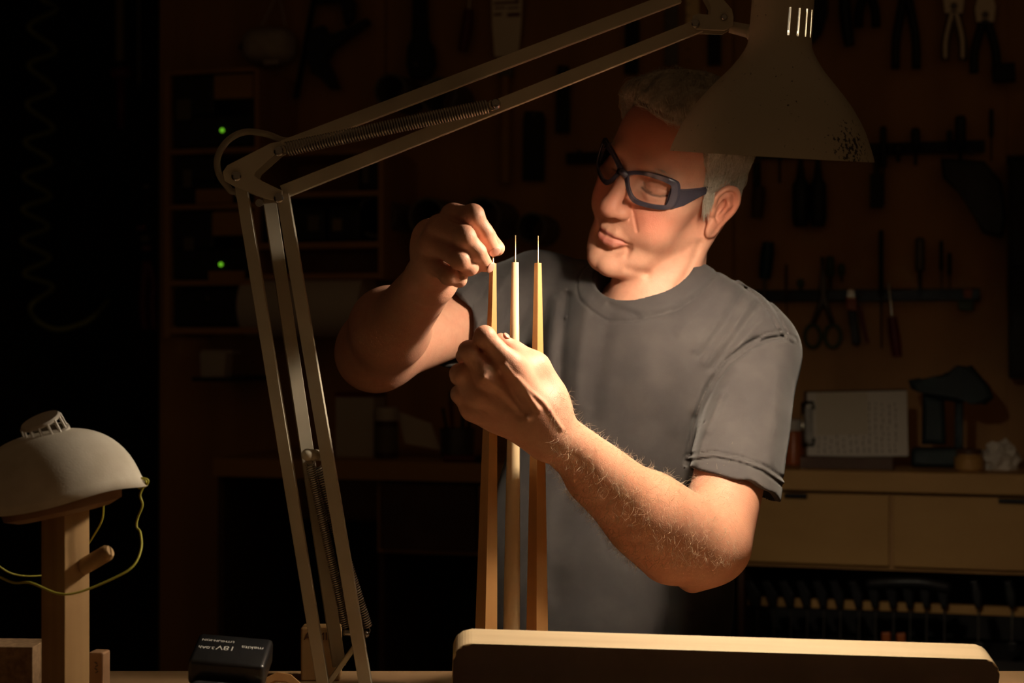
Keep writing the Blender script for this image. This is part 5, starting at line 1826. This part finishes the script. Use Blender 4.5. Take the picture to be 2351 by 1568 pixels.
wprism([(2212, 664), (2232, 664), (2230, 684), (2214, 684)], 0.033, 0.012, 0.002).build('cap', m_orange, t)
# dark cupboard at the right edge
t = wthing('tall_cupboard', 2400, 860, 0.1, 'dark tall cupboard at the right edge of the picture', 'cupboard')
wbox(2316, 356, 2560, 870, 0.16, 0.155, 0.003).build('carcass', m_dark, t)
wbox(2324, 366, 2552, 610, 0.170, 0.012, 0.002).build('door', m_dark, t)
wbox(2324, 616, 2552, 862, 0.170, 0.012, 0.002).build('door', m_dark, t)
wbox(2310, 352, 2566, 358, 0.172, 0.17, 0.001).build('top', m_walnut, t)

# ------------------------------------------------------------------ long counter under the tool wall
CO = 0.55
ctr = wthing('long_counter', 1400, 1568, CO - 0.2, 'long wooden counter with drawers under the tool wall', 'counter')
ctr.location.z = 0
zc0 = Wp(1175, 1072, CO).z
zt_ = Wp(1175, 1058, CO).z


def cbox(px0, px1, z0, z1, off, depth, name, material, parent=ctr, bev=0.0015):
    a = Wp(px0, 784, off); b = Wp(px1, 784, off)
    c = (a + b) / 2; c.z = (z0 + z1) / 2
    return MB().box(c - wn * depth / 2, ((b - a).length, depth, z1 - z0), WROT, bev).build(name, material, parent)


ZT = Wp(490, 1052, CO).z            # counter surface
cbox(488, 2560, ZT - 0.045, ZT, CO, 0.54, 'worktop', m_ply2)
dz1 = ZT - 0.052
dz0 = dz1 - 0.158
for i, (x0, x1) in enumerate(((872, 1092), (1100, 1400), (1408, 1690), (1698, 2041), (2050, 2400))):
    d_ = cbox(x0, x1, dz0, dz1, CO - 0.01, 0.02, 'drawer', m_walnut if i < 1 else m_ply2)
    a = Wp(x1 - 60, 784, CO - 0.008); a.z = dz1 - 0.006
    if i >= 3:
        xh = (1800, 1852) if i == 3 else (2292, 2360)
        h_ = cbox(xh[0], xh[1], dz1 - 0.010, dz1 - 0.001, CO + 0.006, 0.016, 'handle', m_blackm, d_)
        h_.matrix_parent_inverse = Matrix.Identity(4)
cbox(866, 2420, dz0 - 0.012, dz1, CO - 0.032, 0.45, 'drawer_carcass', m_ply)
for x in (500, 868, 1694, 2420):
    cbox(x, x + 14, 0.0, dz0 - 0.012 if x > 600 else ZT - 0.045, CO - 0.03, 0.45, 'leg_panel', m_walnut)
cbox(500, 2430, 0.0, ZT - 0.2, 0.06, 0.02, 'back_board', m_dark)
cbox(500, 2430, 0.12, 0.15, CO - 0.05, 0.45, 'lower_shelf', m_walnut)

# --- things on the counter (right)
def ctop(px, off):
    q = Wp(px, 784, off); q.z = ZT
    return q


def ztop(py, px, off):
    return Wp(px, py, off).z


t = thing('clipboard', ctop(1960, 0.42), 'clipboard with handwritten sheets leaning on the counter', 'clipboard')
kb = ctop(1845, 0.42)
lean_ = Matrix.Rotation(math.radians(-9), 3, 'X')
CR = WROT @ Matrix.Rotation(math.radians(-1.6), 3, 'Y') @ Matrix.Rotation(math.radians(-10), 3, 'X')
wclip = (Wp(2082, 980, 0.42) - Wp(1844, 980, 0.42)).length
hclip = wclip * 0.68
cc = Wp(1964, 974, 0.42)
lo = cc - CR @ Vector((0, 0, hclip / 2))
MB().box(cc, (wclip, 0.006, hclip), CR, 0.004).build('board', m_walnut, t)
MB().box(cc + CR @ Vector((0.004, -0.0045, 0)), (wclip * 0.965, 0.002, hclip * 0.94), CR, 0.0).build('sheet', m_white, t)
nt_ = MB().box(cc + CR @ Vector((-0.030, -0.0066, hclip * 0.155)), (wclip * 0.50, 0.0012, hclip * 0.62), CR, 0.0).build('note_slip', mat('note_paper', (0.66, 0.58, 0.44), 0.7), t)
m_ink = mat('pencil_ink', (0.20, 0.15, 0.11), 0.7)
rr_ = random.Random(3)
for col in range(13):          # lines of handwriting run across the sheet, which lies on its side
    xx = -wclip * 0.36 + col * wclip * 0.062
    on_note = xx < 0.06 * wclip
    z_hi = -hclip * 0.18 if on_note else hclip * 0.30
    zz = -hclip * 0.42
    while zz < z_hi:
        ln = rr_.uniform(0.004, 0.014)
        MB().box(cc + CR @ Vector((xx + rr_.uniform(-0.002, 0.002), -0.0058, zz + ln / 2)), (0.0022, 0.0004, ln), CR, 0.0).build('handwriting', m_ink, t)
        zz += ln + rr_.uniform(0.003, 0.007)
MB().tube([cc + CR @ Vector((-wclip / 2 - 0.002, -0.008, z_)) for z_ in (-hclip * 0.30, hclip * 0.32)], 0.0045, 10).build('clip_bar', m_shiny, t, smooth=True)
for s_0 in (-0.30, 0.32):
    MB().tube([cc + CR @ Vector((-wclip / 2, -0.010, hclip * s_0)), cc + CR @ Vector((-wclip / 2 + 0.022, -0.012, hclip * s_0)), cc + CR @ Vector((-wclip / 2 + 0.024, -0.012, hclip * (s_0 - math.copysign(0.10, s_0)))) ], 0.0036, 8).build('clip_arm', m_blackm, t, smooth=True)
MB().box(cc + CR @ Vector((-wclip / 2 + 0.012, -0.009, 0)), (0.018, 0.003, hclip * 0.5), CR, 0.001).build('clip_plate', m_dull, t)
bx = tag(cbox(1836, 2050, ZT, ztop(1050, 1940, 0.50), 0.50, 0.04, 'walnut_tray', m_walnut, None), 'dark walnut tray under the clipboard', 'tray')
t = thing('pill_bottle', ctop(1822, 0.38), 'orange bottle with a white cap beside the clipboard', 'bottle')
c0 = ctop(1822, 0.38)
MB().lathe([(0.020, 0), (0.023, 0.003), (0.023, 0.075), (0.019, 0.082)], c0, (0, 0, 1), 24, True, True).build('bottle_body', m_orange, t, smooth=True, auto=40)
MB().lathe([(0.024, 0.080), (0.025, 0.082), (0.025, 0.103), (0.022, 0.106)], c0, (0, 0, 1), 24, True, True).build('cap', m_whitep, t, smooth=True, auto=40)
m_tealm = mat('teal_casing', (0.002, 0.013, 0.016), 0.6)
t = thing('cordless_drill', ctop(2180, 0.35), 'dark teal cordless drill standing on the counter', 'power tool')
wprism([(2086, 872), (2108, 868), (2140, 878), (2170, 856), (2200, 850), (2230, 838), (2272, 888), (2282, 914), (2262, 930), (2230, 915), (2200, 924), (2160, 918), (2110, 900), (2092, 892)], 0.36, 0.065, 0.012).build('motor_housing', m_tealm, t)
wprism([(2118, 905), (2168, 915), (2172, 1020), (2116, 1020)], 0.36, 0.045, 0.010).build('grip', m_tealm, t)
wprism([(2192, 915), (2212, 915), (2212, 1030), (2192, 1030)], 0.35, 0.03, 0.004).build('depth_stop', m_tealm, t)
a = ctop(2150, 0.36)
MB().box(a + Vector((0, 0, 0.022)), (0.11, 0.075, 0.044), WROT, 0.008).build('battery', m_tealm, t)
t = thing('crumpled_paper', ctop(2296, 0.40), 'crumpled white paper lump on the counter at the right', 'paper')
mb = MB(); r_ = bmesh.ops.create_icosphere(mb.bm, subdivisions=3, radius=0.045)
for v in mb.bm.verts:
    k_ = 0.75 + 0.5 * random.random()
    v.co = Vector((v.co.x * k_ * 0.95, v.co.y * k_ * 0.8, max(-0.02, v.co.z * k_ * 0.95)))
bmesh.ops.translate(mb.bm, verts=mb.bm.verts, vec=ctop(2296, 0.40) + Vector((0, 0, 0.020)))
mb.build('paper', m_white, t)
t = thing('glue_jar', ctop(2215, 0.46), 'small brown jar between the drill and crumpled paper', 'jar')
MB().lathe([(0.028, 0), (0.032, 0.004), (0.032, 0.028), (0.026, 0.034), (0.026, 0.040)], ctop(2225, 0.46), (0, 0, 1), 20, True, True).build('jar_body', m_ply2, t, smooth=True, auto=40)
MB().lathe([(0.028, 0.038), (0.028, 0.048)], ctop(2225, 0.46), (0, 0, 1), 20, True, True).build('lid', m_walnut, t, smooth=True, auto=40)

# --- things on the counter (left)
t = thing('paper_box', ctop(815, 0.40), 'white carton with a red lid on the left of the counter', 'box')
z1 = ztop(900, 815, 0.40)
cbox(770, 858, ZT, z1 - 0.012, 0.42, 0.08, 'carton', m_whitep, t)
cbox(768, 860, z1 - 0.012, z1, 0.422, 0.084, 'lid', m_red, t)
t = thing('supplement_bottle', ctop(888, 0.42), 'squat bottle with a cream cap next to the white carton', 'bottle')
c0 = ctop(888, 0.42)
h_ = ztop(935, 888, 0.42) - ZT
MB().lathe([(0.024, 0), (0.028, 0.004), (0.028, h_ * 0.68), (0.024, h_ * 0.75)], c0, (0, 0, 1), 24, True, True).build('bottle_body', m_walnut, t, smooth=True, auto=40)
MB().lathe([(0.029, h_ * 0.74), (0.029, h_ * 0.97), (0.026, h_)], c0, (0, 0, 1), 24, True, True).build('cap', m_whitep, t, smooth=True, auto=40)
MB().lathe([(0.0284, h_ * 0.12), (0.0286, h_ * 0.14), (0.0286, h_ * 0.60), (0.0284, h_ * 0.62)], c0, (0, 0, 1), 24).build('label', m_labelg, t, smooth=True)
o_ = wprism([(912, 944), (990, 972), (1012, 1034), (930, 1018)], 0.40, 0.003, 0.0).build('paper_sheet', m_white)
tag(o_, 'pale tilted sheet of paper right of the cream-capped bottle', 'paper')
t = thing('pencil_pot', ctop(1050, 0.40), 'grey pot of pens partly behind his hand', 'pot')
MB().lathe([(0.030, 0), (0.040, 0.004), (0.044, 0.075), (0.041, 0.075), (0.037, 0.008)], ctop(1050, 0.40), (0, 0, 1), 24, True).build('pot', m_dull, t, smooth=True, auto=40)
for k in range(6):
    a_ = k * 1.05
    q = ctop(1050, 0.40)
    MB().tube([q + Vector((0.015 * math.cos(a_), 0.015 * math.sin(a_), 0.01)), q + Vector((0.036 * math.cos(a_), 0.034 * math.sin(a_), 0.125 + 0.02 * (k % 3)))], 0.004, 8).build('pen', (m_black, m_red, m_teal)[k % 3], t)
t = thing('red_marker', ctop(1060, 0.52), 'red marker lying at the front of the counter', 'marker')
q = ctop(1065, 0.525) + Vector((0, 0, 0.009))
MB().tube([q - wx * 0.05, q - wx * 0.02, q + wx * 0.03], 0.008, 12).build('barrel', m_red, t, smooth=True, auto=40)
MB().tube([q + wx * 0.03, q + wx * 0.06], 0.009, 12).build('cap', m_black, t, smooth=True, auto=40)
# white tub hung on the wall's left edge
t = wthing('white_tub', 495, 866, 0.2, 'small white tub on the dark bracket at the left', 'tub')
wprism([(466, 810), (528, 808), (523, 866), (470, 866)], 0.22, 0.05, 0.004).build('tub_body', m_whitep, t)
wbox(462, 804, 531, 812, 0.225, 0.06, 0.002).build('rim', m_whitep, t)
wbox(440, 866, 545, 876, 0.24, 0.235, 0.002).build('bracket_shelf', m_dark, t)

# --- row of clamps hanging under the counter (right)
CL = 0.46
rail = tag(wbox(1712, 1384, 2416, 1404, CL, 0.02, 0.001).build('clamp_rail', m_ply2), 'pale wooden rail under the drawers carrying the row of clamps', 'rail')
xs_ = [1735, 1773, 1812, 1850, 1888, 1926, 1969, 2007, 2048, 2086, 2124, 2165, 2243, 2320]
names_ = ['first', 'second', 'third', 'fourth', 'fifth', 'sixth', 'seventh', 'eighth', 'ninth', 'tenth', 'eleventh', 'twelfth', 'thirteenth', 'fourteenth']
for i, x in enumerate(xs_):
    t = wthing('spring_clamp', x, 1470, CL, f'{names_[i]} black clamp from the left on the rail below the drawers', 'clamp', 'clamps hanging on the rail')
    dx = -14 + 2.0 * i * 0.4
    wprism([(x - 12 + dx, 1334), (x + 6 + dx, 1330), (x + 13, 1362), (x + 11, 1392), (x - 3, 1396), (x - 9, 1372)], CL + 0.03, 0.03, 0.004).build('clamp_head', m_blackm, t)
    MB().tube([Wp(x + 4, 1388, CL + 0.02), Wp(x + 3, 1480, CL + 0.02)], wpx(2.2, x, CL), 6).build('bar', m_dull, t)
    wprism([(x - 8, 1474), (x + 14, 1474), (x + 12, 1496), (x - 6, 1496)], CL + 0.03, 0.02, 0.002).build('sliding_jaw', m_blackm, t)
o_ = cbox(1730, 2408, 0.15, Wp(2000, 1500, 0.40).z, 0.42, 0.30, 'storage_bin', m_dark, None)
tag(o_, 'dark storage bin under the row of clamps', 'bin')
for (x, y, lab) in ((2034, 1462, 'left of two red clamp pads under the rail'), (2068, 1464, 'right of two red clamp pads under the rail')):
    o_ = wprism([(x - 10, y - 10), (x + 10, y - 11), (x + 11, y + 12), (x - 9, y + 12)], CL + 0.045, 0.012, 0.003).build('clamp_pad', m_orange)
    tag(o_, lab, 'clamp pad', 'red clamp pads')
mb = MB(); mb.tube(catmull([Wp(1990, 1340, CL + 0.05), Wp(2060, 1336, CL + 0.06), Wp(2120, 1338, CL + 0.06), Wp(2180, 1350, CL + 0.05)], 6), 0.012, 10)
tag(mb.build('black_hose', m_black, smooth=True), 'short shiny black hose lying over the clamps', 'hose')

# ------------------------------------------------------------------ the dark end of the workshop (left)
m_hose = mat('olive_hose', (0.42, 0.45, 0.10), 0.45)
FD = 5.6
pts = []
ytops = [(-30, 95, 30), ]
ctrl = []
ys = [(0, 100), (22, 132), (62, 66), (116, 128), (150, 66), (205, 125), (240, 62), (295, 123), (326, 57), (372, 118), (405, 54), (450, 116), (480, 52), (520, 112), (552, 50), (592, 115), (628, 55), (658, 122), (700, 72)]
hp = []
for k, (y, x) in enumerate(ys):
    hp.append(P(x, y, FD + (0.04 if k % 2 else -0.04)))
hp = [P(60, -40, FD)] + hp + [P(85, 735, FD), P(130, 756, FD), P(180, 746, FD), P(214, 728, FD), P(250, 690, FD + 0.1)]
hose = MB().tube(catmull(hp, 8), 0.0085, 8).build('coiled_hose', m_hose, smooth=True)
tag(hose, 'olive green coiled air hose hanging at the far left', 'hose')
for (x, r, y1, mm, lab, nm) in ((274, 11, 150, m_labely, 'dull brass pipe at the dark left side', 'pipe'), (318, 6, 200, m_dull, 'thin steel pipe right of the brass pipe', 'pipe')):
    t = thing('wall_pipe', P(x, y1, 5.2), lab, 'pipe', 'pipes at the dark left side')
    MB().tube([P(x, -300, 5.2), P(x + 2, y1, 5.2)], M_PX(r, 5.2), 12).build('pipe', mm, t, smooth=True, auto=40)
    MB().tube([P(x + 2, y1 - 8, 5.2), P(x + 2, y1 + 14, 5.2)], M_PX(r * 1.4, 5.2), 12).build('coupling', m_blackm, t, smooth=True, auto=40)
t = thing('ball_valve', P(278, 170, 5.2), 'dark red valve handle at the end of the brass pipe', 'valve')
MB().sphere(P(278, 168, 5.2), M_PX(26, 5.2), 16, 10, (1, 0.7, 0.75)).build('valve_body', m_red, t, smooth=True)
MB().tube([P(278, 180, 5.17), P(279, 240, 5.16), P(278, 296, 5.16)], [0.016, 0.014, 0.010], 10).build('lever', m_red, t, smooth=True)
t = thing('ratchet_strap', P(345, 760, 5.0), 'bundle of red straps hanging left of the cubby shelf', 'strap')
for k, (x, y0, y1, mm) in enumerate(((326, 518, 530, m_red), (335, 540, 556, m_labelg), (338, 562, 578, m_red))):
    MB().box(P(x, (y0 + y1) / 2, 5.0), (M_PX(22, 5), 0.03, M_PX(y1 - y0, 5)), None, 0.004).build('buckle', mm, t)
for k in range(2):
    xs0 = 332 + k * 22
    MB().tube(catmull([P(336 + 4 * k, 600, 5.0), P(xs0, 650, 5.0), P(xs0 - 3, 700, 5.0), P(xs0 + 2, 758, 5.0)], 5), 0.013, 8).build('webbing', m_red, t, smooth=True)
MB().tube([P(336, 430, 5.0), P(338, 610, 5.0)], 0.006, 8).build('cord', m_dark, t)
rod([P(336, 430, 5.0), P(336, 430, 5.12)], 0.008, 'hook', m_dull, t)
